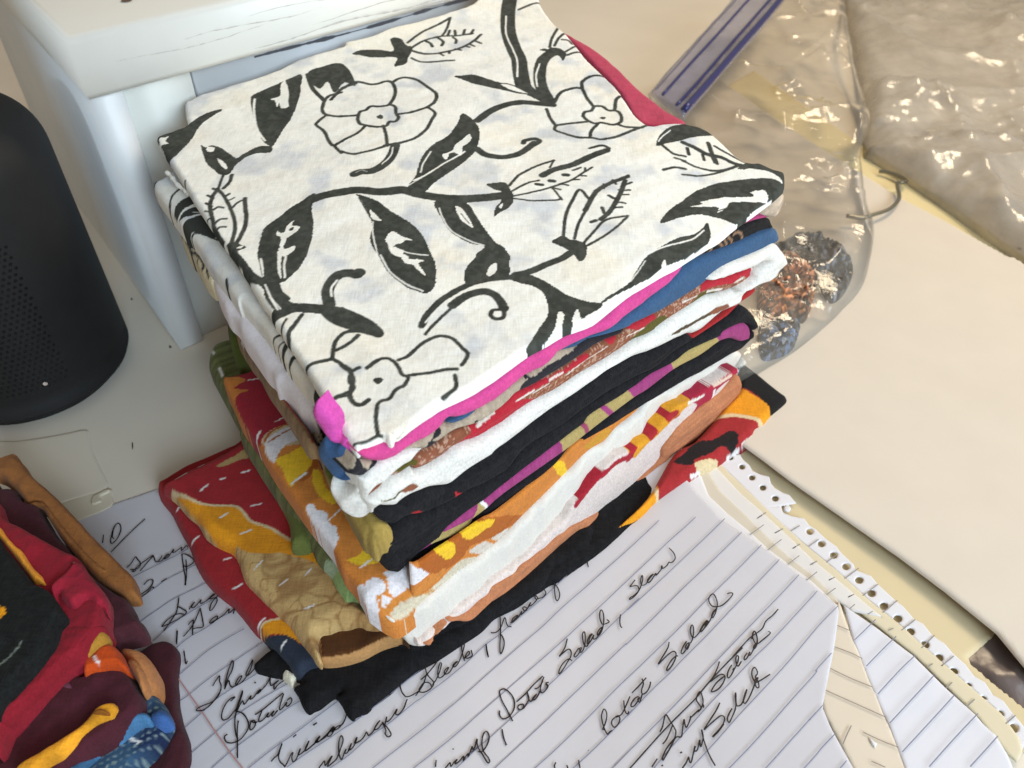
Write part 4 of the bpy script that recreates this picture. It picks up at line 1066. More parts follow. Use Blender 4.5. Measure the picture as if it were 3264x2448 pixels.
# --- bud with long petals at the back
F_('Z2 70,345 130,318 230,313 335,325 320,270 318,250 350,240 390,250 420,290 455,300 458,330 435,370 425,400 400,420 372,425 348,432 345,415 362,380 345,366 260,367 170,367 115,352')
S_('Z2 430,275 480,235 540,195 640,150 705,115', 14); S_('Z2 705,115 690,165 675,195 650,235', 12)
S_('Z2 455,308 500,280 550,258 640,236 760,228 850,218', 14); S_('Z2 450,325 510,342 560,350 640,345 760,315 850,270 905,225', 15)
S_('Z2 455,375 520,400 640,397 730,393', 13); S_('Z2 545,265 575,280 590,302', 15); S_('Z2 625,245 660,270 650,296', 14); S_('Z2 725,240 745,258 740,280', 13)
for t in ('690,228 702,192', '740,228 735,193', '790,225 800,192', '840,218 856,195', '640,350 660,362', '740,318 775,325', '800,298 830,306', '860,262 905,282', '700,330 700,348', '830,285 862,300'):
    S_('Z2 ' + t, 13)
# --- flower at the back left
FL = 17
for t in ('Z1 2212,598 2130,622 2097,668 2090,720 2130,748 2212,752', 'Z1 2110,748 2060,790 2050,812 2100,850 2130,910 2160,940 2200,925', 'Z1 2165,940 2190,970 2212,990',
          'Z2 0,578 90,532 200,545 290,525 330,535', 'Z2 330,535 380,505 440,503 500,520 560,565 615,607 605,660 560,697', 'Z2 330,535 350,580 340,635 310,682', 'Z2 560,697 470,725 372,742',
          'Z2 560,697 608,738 580,790 550,840 490,890 400,925 280,948', 'Z2 272,818 290,880 298,950', 'Z2 150,820 105,865 0,920', 'Z2 0,980 80,1000 180,985 260,960 290,948', 'Z2 0,750 60,748 105,745',
          'Z2 105,770 120,725 160,712 190,690 240,692 290,688 320,680 350,697 355,740 372,765 350,790 310,792 290,820 230,826 160,812 120,800 105,770'):
    S_(t, FL)
F_('Z2 228,758 240,747 260,746 274,757 262,770 240,770')
S_('Z2 350,945 330,1000 275,1070 200,1105 130,1110 85,1125', 48); S_('Z2 335,960 322,1005 265,1065', 6, LT); S_('Z2 95,1115 130,1098 165,1108', 8, K(150, 150, 140))
# bud above that flower
F_('D 663,158 700,142 735,136 755,152 768,185 745,178 722,200 708,176 692,192 674,180')
S_('D 664,160 676,192 700,217', 7); S_('D 768,180 740,190 715,215', 6)
# --- vines at the back right
S_('Z2 1095,-10 1080,80 1082,200 1110,300 1150,390 1160,470 1180,560', 66); S_('Z2 1068,100 1068,220 1110,320 1140,400 1140,500', 7, LT); S_('Z2 1180,540 1250,600 1340,660', 44)
S_('Z2 1370,340 1310,390 1285,470 1295,560 1340,640', 56); S_('Z2 1285,420 1262,490 1270,560', 7, LT)
F_('Z2 1285,330 1310,318 1340,322 1360,310 1420,318 1455,350 1452,372 1435,398 1405,365 1350,372 1330,340')
for t in ('1350,310 1362,260 1405,175', '1380,300 1410,250 1450,210', '1430,260 1470,262 1495,285', '1450,340 1485,320 1525,295', '1460,362 1510,345 1570,335', '1150,60 1200,40 1285,15'):
    S_('Z2 ' + t, 13)
F_('Z2 730,495 800,490 870,492 1000,532 1130,556 1230,580 1320,645 1290,650 1200,612 1060,592 900,560 800,522'); F_('Z2 1030,545 1080,545 1150,568 1215,600 1150,592 1080,575', LT); S_('Z2 1030,545 1080,545 1150,568 1225,605', 9); S_('Z2 850,548 1000,580 1200,612', 6, LT)
S_('Z2 1370,675 1250,662 1150,658 1050,680 950,722 880,775', 38)
# --- flower at the back right
for t in ('1378,662 1420,600 1500,570 1560,570', '1560,570 1560,530 1600,500 1660,486 1725,496', '1560,570 1590,632 1632,690', '1725,500 1780,560 1835,625', '1772,712 1780,652 1810,626 1840,640', '1330,700 1355,760 1390,802', '1390,802 1480,792 1590,786',
          '1390,802 1385,832 1450,860 1530,886 1610,892 1690,906 1780,892 1880,850 1985,815', '1660,808 1620,850 1612,892', '1792,810 1850,826 1950,830',
          '1565,750 1578,724 1620,716 1642,690 1690,690 1730,716 1782,720 1812,752 1810,792 1760,812 1690,800 1640,802 1600,780 1565,750'):
    S_('Z2 ' + t, FL)
F_('Z2 1672,765 1690,756 1716,764 1700,776')
# --- curled dark leaf in the middle
F_('Z2 780,735 830,750 870,790 895,840 893,910 870,970 800,1040 700,1115 600,1190 530,1250 430,1235 480,1150 500,1075 530,1000 600,930 690,880 750,805')
F_('Z2 742,932 790,900 830,872 842,905 815,930 785,950 775,1000 735,985 700,992 680,1030 652,1000 690,985 725,965', LT)
S_('Z2 515,1120 530,1060 580,980', 7, LT); S_('Z2 470,1180 560,1132 650,1065 760,1000 800,975', 10, LT); S_('Z2 430,1215 520,1160', 5, LT)
S_('Z2 878,960 940,1000 1040,1012 1140,992 1205,952 1250,915', 38); S_('Z2 1250,930 1285,905 1250,888 1190,898 1180,915', 26)
# --- main branch and the buds
S_('Z2 -40,1250 100,1232 250,1248 400,1240 500,1262 650,1282 800,1285 930,1278 1050,1268', 62); S_('Z2 360,1275 480,1290 580,1305', 8, LT)
F_('Z2 940,1190 1000,1183 1060,1178 1090,1220 1112,1260 1115,1310 1080,1350 1030,1372 992,1398 998,1345 1030,1312 1040,1270 1035,1240 985,1225'); F_('Z2 1020,1335 1050,1320 1035,1350', LT)
S_('Z2 1085,1205 1150,1132 1240,1080 1378,1032', 15); S_('Z2 1375,1035 1352,1080', 12); S_('Z2 1110,1238 1200,1186 1280,1162', 14); S_('Z2 1118,1272 1250,1242 1380,1200 1480,1172 1560,1122 1625,1082', 14); S_('Z2 1120,1290 1250,1303 1400,1292 1420,1275', 13)
for t in ('1265,1190 1300,1192', '1350,1165 1378,1170', '1440,1130 1468,1132'):
    S_('Z2 ' + t, 24)
for t in ('1300,1130 1340,1100', '1360,1205 1420,1225', '1420,1190 1470,1200', '1490,1165 1540,1165', '1540,1135 1585,1140', '1580,1100 1580,1085', '1500,1100 1550,1082', '1370,1215 1430,1290'):
    S_('Z2 ' + t, 13)
S_('Z2 1305,1130 1380,1095 1500,1062 1620,1010 1720,975', 38); S_('Z2 1700,985 1735,965 1690,945 1610,960', 18)
for t, w in (('1440,1515 1455,1390 1500,1290 1545,1230 1605,1290', 18), ('1590,1350 1535,1450 1512,1540', 17), ('1580,1360 1650,1245 1740,1185 1855,1145', 26), ('1840,1170 1790,1290 1740,1370 1680,1420', 26), ('1560,1580 1640,1492 1720,1420 1858,1400', 16), ('1852,1408 1760,1490 1620,1572 1580,1592', 16), ('1620,1435 1650,1425', 22), ('1690,1345 1705,1380', 20), ('1735,1270 1775,1290', 20)):
    S_('Z2 ' + t, w)
for t in ('1640,1240 1680,1215', '1700,1190 1700,1220', '1760,1165 1780,1190', '1820,1150 1860,1135', '1830,1200 1880,1180', '1800,1260 1860,1260', '1780,1310 1840,1320', '1760,1350 1820,1345', '1800,1230 1870,1230'):
    S_('Z2 ' + t, 14)
F_('Z2 1362,1560 1400,1535 1440,1518 1480,1545 1520,1548 1580,1570 1592,1620 1575,1680 1540,1690 1500,1640 1440,1600 1400,1580')
S_('Z5 1130,115 1200,100 1300,60 1420,15 1480,-20', 44)
# --- drop leaf in the middle
F_('Z2 95,1262 150,1275 240,1310 320,1370 450,1450 530,1530 580,1640 Z5 612,60 605,205 545,250 470,225 400,190 300,100 250,20 Z2 190,1580 200,1480 180,1390 130,1300')
S_('Z2 115,1285 175,1385 195,1420', 10); F_('Z2 185,1360 230,1400 260,1440 200,1420', LT); S_('Z2 205,1440 205,1520 240,1680', 7, LT)
S_('Z5 255,0 310,95 410,180 530,235', 9, LT)
F_('Z2 290,1570 310,1520 340,1505 380,1530 440,1550 460,1560 420,1560 390,1580 350,1590 340,1620 Z5 380,0 400,-30', LT)
S_('Z2 310,1560 340,1640 Z5 420,10', 24, LT)
F_('Z5 385,10 410,-10 440,20 500,20 535,30 500,50 545,120 540,130 480,80 470,60 420,50', LT); S_('Z2 380,1620 440,1640 560,1650', 8, LT)
# --- twisted leaf
F_('Z2 600,1312 700,1300 810,1310 870,1390 930,1480 1000,1560 1060,1600 1090,1680 900,1690 870,1640 930,1592 840,1570 750,1530 690,1480 640,1400')
F_('Z2 738,1335 780,1350 830,1420 852,1475 815,1455 770,1420', LT); S_('Z2 775,1385 830,1450', 6); S_('Z2 635,1350 660,1420 720,1500 850,1562 925,1582', 7, LT)
F_('Z5 795,125 810,70 850,20 900,-10 1060,-10 1092,60 1082,125 1000,150 900,178 815,190'); F_('Z5 942,112 960,60 1002,38 1008,80 970,122', LT)
S_('Z5 520,450 560,380 650,292 780,205 900,160 1000,140 1110,132', 40); S_('Z5 545,505 600,440 720,335', 20); S_('Z5 545,430 620,350 740,260', 8, LT)
S_('Z5 720,325 800,262 900,230 980,242 1030,290 1055,340', 52); S_('Z5 1055,335 1050,395 1000,408 968,385 980,350 1020,345', 26)
F_('Z5 1070,130 1180,110 1270,130 1390,200 1470,250 1600,290 1695,315 1600,380 1555,405 1532,340 1500,400 1490,465 1430,475 1445,380 1405,365 1388,460 1350,520 1300,560 1225,595 1200,600 1285,470 1330,400 1340,330 1310,240 1240,190 1150,170')
F_('Z5 1290,600 1230,620 1205,610 1250,520 1300,470', DK)
# --- dark leaf on the right and the ones at the right tip
F_('F3 0,1120 100,960 220,810 400,690 600,590 780,530 880,460 940,392 975,480 980,560 930,640 700,790 500,890 430,920 300,1000 150,1090 0,1175 -200,1290 -320,1370 -260,1290'); S_('F3 200,800 420,700 640,640 770,590 900,480', 16, LT); S_('F3 40,1080 140,940 210,850', 10, LT); F_('F3 410,870 440,840 460,910 400,960', LT)
F_('F3 390,425 440,310 580,180 780,80 930,0 1200,-80 1500,-80 1840,0 1745,75 1690,105 1600,170 1500,240 1280,395 1100,340 850,300 640,340')
F_('F3 860,152 960,130 1060,68 1082,92 1300,102 1500,82 1430,28 1530,0 1640,55 1655,110 1600,152 1230,150 1170,212 1060,270 1075,215 950,208 740,212 880,178', LT); S_('F3 1060,250 1170,215 1250,160', 12); F_('F3 930,90 1020,80 1040,110 960,110', LT)
F_('Z3 0,1300 90,1232 200,1190 350,1163 540,1152 625,1172 648,1215 600,1270 560,1262 480,1230 430,1245 300,1270 100,1300')
F_('Z3 480,1235 530,1228 555,1260 540,1290 470,1300 460,1260', LT)
F_('Z3 355,1092 420,1052 480,1042 560,1080 665,1112 668,1205 640,1225 640,1165 560,1112 440,1092 400,1100')
for t, w in (('Z3 0,925 80,960 160,1000 250,1022 330,1060 385,1075', 24), ('Z3 165,930 190,1000 212,1050', 22), ('Z3 0,1040 100,1082 200,1102 285,1095 380,1070', 16), ('Z3 0,1125 120,1136 240,1112 360,1078', 15), ('Z3 205,950 300,1000 400,1052', 15), ('Z3 30,960 40,1000', 18), ('Z3 130,1000 140,1035', 16), ('Z3 210,1020 225,1060', 16),
             ('Z2 2080,942 2150,992 2230,1012', 16), ('Z2 2088,1100 2160,1082 2230,1092', 18), ('Z2 2160,1020 2230,1042', 14)):
    S_(t, w)
F_('Z2 2040,945 2060,880 2120,832 2212,808 Z3 40,805 100,815 160,850 208,877 100,892 0,912 Z2 2110,930'); S_('Z2 2055,915 2080,885 2130,850', 6, LT)
# --- left side
F_('Z1 1012,880 1120,840 1250,780 1340,730 1430,708 1435,720 1390,742 1290,812 1250,880 1190,960 1095,1035 1050,960'); F_('Z1 1030,892 1070,885 1095,880 1070,905 1090,925 1050,930 1035,940', LT)
F_('Z1 1640,612 1720,575 1800,540 1950,478 1948,560 1945,620 1900,740 1830,840 1765,945 1740,940 1700,905 1660,820 1630,700 1625,650')
F_('Z1 1752,640 1815,622 1818,560 1835,528 1866,560 1858,640 1872,690 1825,700 1808,665 1795,690 1780,650', LT); S_('Z1 1650,640 1645,720 1665,830 1715,905', 10, LT); S_('Z1 1840,520 1865,600 1860,680', 9, LT)
F_('Z1 1300,935 1330,950 1370,935 1430,950 1480,982 1530,1020 1570,1000 1640,960 1700,942 1760,950 1752,982 1680,987 1600,1012 1530,1060 1490,1120 1440,1132 1400,1112 1340,1060 1320,1010')
F_('Z1 1408,1022 1440,1040 1472,1080 1460,1092 1425,1062', LT); F_('Z1 1345,945 1390,950 1380,972 1340,975', LT)
S_('F7 965,210 930,290 905,370', 26); S_('F7 1065,205 1040,285 965,365', 34)
for t, w in (('900,370 860,425 830,480 808,560 815,640 835,720 850,800 890,890 950,985', 40), ('890,370 960,440 1010,520 1052,610 1090,720 1100,830 1080,920 1058,1010', 36), ('1050,602 1130,530 1235,478', 24), ('1215,480 1222,600 1232,700 1210,820 1160,930 1120,1000', 42),
             ('780,450 845,485', 26), ('760,540 825,575', 28), ('745,625 830,645', 20), ('760,712 830,705', 20), ('1035,425 975,460', 26), ('1090,470 1020,505', 18), ('850,610 900,580 962,587', 26), ('860,772 920,722 995,712', 26), ('870,852 920,812 990,810', 26), ('845,370 900,390', 30), ('515,270 500,320', 16)):
    S_('F7 ' + t, w)
F_('F7 1000,1030 1060,1000 1140,1005 1175,1030 1235,1060 1165,1102 1115,1112 1110,1180 1060,1150'); F_('F7 1120,1075 1160,1050 1200,1045 1170,1080', LT)
S_('F7 1080,1130 1120,1230 1200,1320 1300,1410 1400,1470 1520,1490', 92); S_('F7 1130,1250 1180,1310', 10, LT)
F_('F7 2050,425 2005,620 2028,800 1985,1050 1930,1200 1850,1330 1700,1470 1635,1500 1620,1560 1760,1690 1480,1690 1440,1500 1388,1260 1368,1150 1385,1010 1420,880 1470,800 1620,700 1750,600 1900,508')
F_('F7 1595,865 1640,890 1690,870 1720,800 1795,745 1770,800 1855,820 1835,875 1750,930 1705,970 1672,1075 1735,1065 1805,1040 1785,1110 1690,1172 1655,1180 1645,1300 1650,1430 1640,1440 1600,1340 1588,1180 1540,1150 1500,1085 1560,1105 1612,1100 1640,950 1592,915', LT); F_('F7 1735,850 1790,825 1780,860 1745,865', DK)
S_('F7 1700,1175 1682,1300 1690,1430', 22, LT); S_('F7 1668,1180 1660,1300 1672,1420', 10); S_('F7 1405,1200 1425,1300 1445,1410', 22, LT)
S_('Z2 -40,1248 -120,1268 -180,1290', 58)
F_('Z4 1500,-20 1560,0 1640,100 1710,160 1700,0 1690,-80 1790,-80 1800,100 1830,230 1880,300 1990,320 2150,335 2300,380 2300,440 2150,390 2000,375 1880,370 1790,415 1755,380 1780,330 1740,250 1690,200 1600,120')
S_('F5 940,0 1000,80 1080,170', 60); S_('Z4 1720,190 1760,280 1800,350', 10, LT); S_('F5 960,0 1040,80 1100,150', 14, LT)
S_('F5 1000,230 1250,130 1500,120 1750,150 1950,220 2100,310 2230,400', 110); S_('F5 1640,180 1850,235 2020,330', 12, LT); S_('Z5 0,360 100,400 180,440 225,480', 70)
for t, w in (('1155,250 1120,310 1082,380', 26), ('1340,205 1255,320 1180,420 1172,520 1100,625', 48), ('2020,380 1850,402 1745,480 1705,580 1692,700', 46), ('2000,430 1900,520 1735,600', 44), ('1692,700 1500,750 1385,805', 48), ('1692,700 1800,760 1905,840 1890,960 1940,1030 1890,1130 1930,1210 2000,1250 2120,1180', 48), ('1890,1130 1750,1170 1620,1240', 32), ('1940,832 2005,800', 20), ('2100,810 2230,730', 46)):
    S_('F5 ' + t, w)
for t in ('370,670 430,640 500,580 560,545 640,520 720,540 780,600 820,640 800,690 780,715', '440,777 560,760 680,737 750,740', '735,775 745,850 700,890 660,922', '165,720 220,680 290,660 340,682 375,730 392,770 432,792 410,842 350,870 310,920 240,945 224,1050 236,1155', '0,700 50,740 78,790 55,870 70,930 120,960 170,932', '55,870 -40,915', '80,732 115,715'):
    S_('Z5 ' + t, 25)
F_('Z5 205,800 220,785 250,783 272,798 255,820 225,822')
S_('D 712,660 708,630 722,602 745,590 772,592', 21); S_('D 768,592 776,588', 22); S_('D 716,640 716,622 728,606', 4, LT)
S_('D 700,668 725,690 770,705 805,712', 24)
S_('F1 470,612 600,582 740,512 800,500', 34); S_('D 1000,268 1016,272', 3)
OUT_TOP = 'Z1 1195,655 1230,640 1300,605 1500,545 1750,460 2000,360 2212,300 Z2 30,265 200,225 330,175 600,105 850,20 920,-60 1150,-160 1260,-60 1290,20 1330,85 1400,165 1455,210 1520,290 1600,390 1700,480 1780,560 1850,660 1920,760 2000,812 2080,800 2212,795 Z3 40,803 110,822 180,856 240,905 310,970 380,1030 440,1050 500,1050 580,1085 650,1105 664,1125 664,1195 645,1220 Z3 600,1260 560,1290 F3 1500,250 1280,402 1090,560 940,645 700,795 560,885 400,965 180,1095 0,1205 F2 1510,0 1400,70 1240,130 1080,190 880,310 660,430 480,560 370,640 260,720 130,800 0,880 F1 1500,120 1390,190 1260,272 1190,320 1120,370 1060,420 980,480 940,490 930,540 900,562 860,545 830,512 790,530 680,585 560,640 495,680 F1 400,560 300,400 220,260 150,150 F5 1640,1240 1520,1060 1390,830 1250,620 1150,480 1070,350 1000,260 930,120 F7 1390,1659 1250,1420 1100,1190 1000,1050 900,920 760,710 620,500 500,300 400,140 330,40 300,0 Z1 1040,950 1012,880 1100,845 1210,795 1200,740'
def toc(u, v):
    n = fbm(u * 28, v * 28, 11, 3)
    n2 = fbm(u * 60 + 9, v * 60, 12, 3)
    c = LT[None, :] * np.ones((len(u), 1))
    w = np.clip((n - .48) * 3.5, 0, .8)[:, None]
    c = c * (1 - w) + w * K(243, 237, 220, .93)
    w = np.clip((n2 - .55) * 5, 0, 1)[:, None]
    c = c * (1 - w) + w * K(216, 218, 218, .92)
    # thin weave: patches where the fine thread ribs show
    q = np.clip((fbm(u * 45, v * 45, 31, 2) - .5) * 5, 0, 1)
    ax = (u * .744 + v * .668)
    c = c * (1 - .07 * q * (np.sin(ax * 5200) > 0))[:, None]
    return np.clip(c, 0, 1)
def topw(u, v):
    a = .0022 * (fbm(u * 16, v * 16, 5, 2) - .5)
    x = u * .744 + v * .668
    y = -u * .603 + v * .798
    a = a + .0013 * (fbm(x * 70, y * 14, 6, 2) - .5) + .0010 * (fbm(x * 18, y * 80, 7, 2) - .5)
    return a + .00035 * (fbm(u * 260, v * 260, 8, 2) - .5)
def inkfade(u, v, C):
    C = p(u, v, C, warp=.0002, soft=.00045)
    dark = C.mean(1) < .3
    k = np.clip((fbm(u * 420, v * 420, 71, 3) - .42) * 2.2, -.1, .5) + np.clip((fbm(u * 90, v * 90, 72, 3) - .5) * .7, -.1, .3)
    C[dark] = C[dark] * (1 + k[dark][:, None] * .7)
    return C
tb = puff(TOPF, OUT_TOP, .0024, .0028, .00048, toc, paint=lambda u, v, C, warp=0, soft=0: inkfade(u, v, C), skirt=.002, wr=topw)
# second fold of the same cloth, showing along the left
T1F = Flat(lambda x, y: ztop(x, y) - .0085)
p1 = Paint(T1F)
for t, w in (('130,312 220,260 312,205', 26), ('320,585 340,520 375,450 462,368', 22), ('530,892 620,880 700,892 800,930 900,965', 22), ('990,1420 995,1470', 30)):
    p1.line('F7 ' + t, w, DK)
for t in ('375,655 410,580 500,492 585,472 640,530 520,605 430,692', '440,722 520,640 640,588 720,645 600,692', '470,792 560,740 745,692 900,920 740,925 620,872 525,872'):
    p1.fill('F7 ' + t, DK)
p1.line('F7 440,700 520,620 640,550', 16, LT); p1.line('F7 610,650 690,655', 10, LT)
for t, w in (('985,430 1060,435 1140,440', 24), ('1035,530 1110,515 1150,520', 20), ('1185,730 1230,700 1290,670', 46), ('1080,630 1120,600 1180,530', 60)):
    p1.line('F5 ' + t, w, DK)
p1.fill('F5 1455,1100 1520,1045 1660,1240 1600,1260', DK); p1.fill('F1 170,180 230,260 310,400 420,560 390,560 300,440 210,300', K(84, 86, 84))
t1 = puff(T1F, 'F7 118,292 200,430 310,580 400,700 480,810 600,920 700,1080 780,1200 1000,1480 1120,1659 F5 600,0 720,130 840,260 920,370 1000,470 1100,640 1250,850 1460,1090 1560,1240 F1 90,150 200,310 330,490 430,610 500,690 620,620 800,400 F5 1800,900 1300,300 F7 1500,1400 700,300 420,120 310,160 285,185 200,240', .005, .005, .0006, toc, paint=p1, skirt=.006, wr=topw)
th = Buf()
for t in ('F1 1122,372 1105,420 1075,460 1030,490 975,500', 'F1 940,500 960,480 990,470'):
    P = smooth(T(t), 6)
    q = TOPF.xyz(TOPF.uv(P), .0005)
    q[:, 2] += np.linspace(0, -.003, len(q))
    tube(q, .00018, th, LT, 5)
rt = Buf()
P = smooth(T('F7 300,180 360,240 420,320 520,400 560,440'), 5)
q = below(.004).xyz(below(.004).uv(P), 0)
tube(q, .0011 + .0003 * np.sin(np.arange(len(q)) * 1.3), rt, LT, 8)
cloth('folded_cloth', 'white cotton cloth printed with dark grey flowers and vines, top of the tall stack', [(None, tb, None), ('second_fold', t1, None), ('loose_thread', th, None), ('frayed_edge', rt, None)], M_MUSLIN)
# ================================================================== the smaller pile at the lower left
PILE = 'fabrics in the pile at the lower left'
MAR = K(70, 32, 38, 1.0)
def pad(z, txt, thick, r, col, mat=None, paint=None, wr=None, skirt=None, res=.0008):
    w0 = wr or (lambda u, v: 0)
    wr = lambda u, v: w0(u, v) + .0011 * (fbm(u * 190, v * 190, 91, 3) - .5) + .0022 * (ridged(u * 32, v * 32, 92, 2) ** 3 - .3)
    return puff(z if isinstance(z, Flat) else Flat(z), txt, thick, r * .55, res, col, paint=paint, wr=wr, skirt=thick * .6 if skirt is None else skirt)
def soft(a, f, seed):
    return lambda u, v: a * (fbm(u * f, v * f, seed, 3) - .5)
def cl(label, bufs, mat=None):
    return cloth('folded_cloth', label, bufs, mat or M_CLOTH, PILE)

b = pad(.0075, 'A 1380,480 1440,440 1500,420 1560,408 1610,406 1660,432 1700,480 1708,560 1700,620 1692,720 1690,800 1700,900 1702,1000 1720,1100 1745,1200 1780,1290 1805,1370 1812,1480 1805,1560 1780,1659 1760,1900 900,1900 900,1400 1100,700', .007, .005, mott(MAR, .12), wr=soft(.0012, 50, 2), skirt=.0008)
cl('maroon cloth lying lowest in the left pile, directly on the handwritten list', [(None, b, None)], M_CLOTH)

BL1, BL2 = K(58, 88, 116, .9), K(30, 44, 76, .9)
frb_ = Flat(lambda x, y: .020 + .004 * np.sin(x * 60))
def bluecol(u, v):
    n = fbm(u * 90, v * 90, 3, 3)
    w = np.clip((n - .4) * 4, 0, 1)[:, None]
    c = BL2 * (1 - w) + BL1 * w
    gx, gy = (u * .77 + v * .64) * 380, (-u * .64 + v * .77) * 380
    row = np.floor(gy)
    ox = gx + .5 * (row % 2)
    d = np.sqrt((ox - np.floor(ox) - .5) ** 2 + (gy - row - .5) ** 2)
    jit = _hash(np.floor(ox), row, 5)
    k = np.clip((.24 + .08 * jit - d) / .12, 0, 1)[:, None] * (.35 + .65 * jit[:, None])
    return c * (1 - k) + K(150, 170, 168) * k
p = Paint(frb_)
p.line('A 1060,1290 1120,1320 1130,1310', 34, WH); p.line('A 1245,1362 1345,1412', 28, WH)
b = pad(frb_, 'A 1390,900 1430,845 1490,900 1540,960 1580,1020 1610,1075 1632,1130 1638,1180 1625,1240 1590,1300 1550,1360 1490,1425 1430,1490 1350,1560 1290,1630 1240,1720 560,1800 590,1659 680,1590 750,1532 870,1440 1000,1352 1100,1270 1200,1182 1270,1110 1340,1060', .013, .006, bluecol, paint=p, wr=soft(.002, 60, 5), skirt=.005)
lf = Flat(.0275)
b2 = pad(lf, 'A 590,1659 640,1600 700,1570 760,1525 870,1440 980,1360 1080,1290 1150,1225 1210,1165 1290,1100 1340,1075 1400,1085 1440,1130 1420,1180 1340,1195 1270,1250 1190,1320 1100,1400 1000,1470 900,1560 820,1640 760,1720 600,1740', .008, .006, lambda u, v: np.clip(K(84, 136, 180, 1.0)[None, :] * (.35 + 1.1 * fbm(u * 130, v * 130, 9, 3))[:, None], 0, 1), wr=soft(.003, 110, 7))
b3 = pad(.0245, 'A 1430,1130 1480,1090 1540,1075 1600,1090 1630,1140 1620,1200 1560,1225 1480,1215 1435,1180', .006, .005, lambda u, v: np.clip(K(70, 112, 176, 1.1)[None, :] * (.3 + 1.2 * fbm(u * 160, v * 160, 19, 3))[:, None], 0, 1), wr=soft(.003, 120, 17))
cl('blue cloth with pale dots in the left pile, its fold edge light blue', [(None, b, None), ('folded_edge', b2, None), ('rolled_corner', b3, None)])

frm2 = Flat(lambda x, y: .033 + .002 * np.sin(x * 70 + y * 90))
b = pad(frm2, 'A 0,1180 240,980 470,770 620,640 760,540 790,640 785,735 840,712 900,690 980,668 1050,655 1120,652 1180,660 1240,710 1280,780 1320,860 1355,935 1345,1000 1325,1062 1260,1120 1200,1180 1100,1268 1000,1350 870,1438 750,1530 670,1590 590,1659 500,1800 -200,1800 -200,1300', .012, .006, mott(K(76, 33, 42, 1.0), .15), wr=lambda u, v: .0035 * (fbm((u * .8 + v * .6) * 18, (-u * .6 + v * .8) * 90, 3, 3) - .5))
b2 = pad(.0355, 'A 480,800 560,750 680,800 740,870 720,950 640,930 540,890', .004, .006, mott(K(104, 62, 76, 1.1), .1), wr=soft(.001, 80, 3))
cl('folded maroon cloth in the middle of the left pile, in front of the red one', [(None, b, None), ('fold', b2, None)])

fg = Flat(lambda x, y: .0385 + .0015 * np.sin(x * 130))
def goldm(u, v):
    return np.clip(K(230, 156, 40, 1.1)[None, :] * (.5 + .85 * fbm(u * 110, v * 110, 3, 3))[:, None], 0, 1)
b = pad(fg, 'A 120,1690 150,1640 200,1588 320,1510 450,1428 580,1345 700,1262 780,1190 830,1140 870,1095 910,1058 960,1025 1010,1008 1060,1000 1100,1008 1122,1060 1110,1110 1085,1155 1040,1172 990,1192 920,1220 850,1262 770,1330 700,1402 630,1455 560,1502 480,1545 400,1590 350,1640 320,1700', .006, .004, goldm, wr=soft(.0016, 120, 3))
b2 = pad(.0405, 'A 865,1110 910,1078 960,1062 1010,1075 1040,1105 1000,1120 930,1130', .003, .004, lambda u, v: K(150, 92, 30, .8)[None, :] * (.6 + .8 * fbm(u * 150, v * 150, 4, 2))[:, None])
cl('narrow golden yellow cloth strip folded over the maroon cloth of the left pile', [(None, b, None), ('inner_fold', b2, None)])

PCH = K(178, 118, 70, 1.25)
b = pad(.030, 'A 1100,470 1150,440 1200,430 1270,438 1340,460 1390,505 1425,560 1445,610 1452,680 1452,760 1430,820 1400,862 1365,890 1340,910 1310,860 1280,790 1250,720 1200,650 1160,580', .014, .010, mott(PCH, .1), wr=soft(.001, 70, 2))
b2 = pad(.0325, 'A 1190,590 1240,565 1300,580 1350,630 1385,700 1395,770 1385,840 1350,890 1320,850 1290,770 1250,700', .008, .006, mott(PCH * .9, .12), wr=soft(.001, 90, 4))
cl('peach brown cloth rolled at its end in the left pile', [(None, b, None), ('inner_roll', b2, None)])
frO = Flat(.0385)
p = Paint(frO)
p.line('A 905,585 945,638', 20, WH)
b = pad(frO, 'A 750,600 850,540 910,490 960,450 1010,430 1060,420 1110,450 1145,510 1190,600 1190,665 1120,658 1050,660 970,672 900,695 840,722 780,750 765,680', .010, .006, mott(K(188, 72, 24, 1.15), .1), paint=p, wr=soft(.0016, 90, 3))
cl('bright orange quilted cloth end in the left pile beside the peach roll', [(None, b, None)])
b = pad(.0425, 'A 750,570 790,500 830,430 890,360 960,295 1000,310 1018,340 1005,390 960,440 900,485 840,535 780,585', .006, .005, mott(K(176, 128, 48, 1.05), .1), wr=soft(.001, 90, 6))
cl('small mustard yellow cloth end tucked under the red cloth of the left pile', [(None, b, None)])

b = pad(.0335, 'B -100,420 0,440 130,448 170,510 210,560 280,585 350,602 400,670 440,750 510,850 580,935 650,1000 700,1065 780,1170 860,1260 940,1325 1010,1375 1110,1440 1210,1495 1245,1580 A 1255,80 1275,140 1310,182 1350,200 1358,240 1350,285 1300,310 1240,325 1180,340 1110,370 1050,395 1000,330 700,300 0,300', .010, .006, mott(K(66, 32, 38, 1.3), .12), wr=soft(.0016, 50, 5))
cl('dark maroon cloth between the brown strap and the red cloth of the left pile', [(None, b, None)])

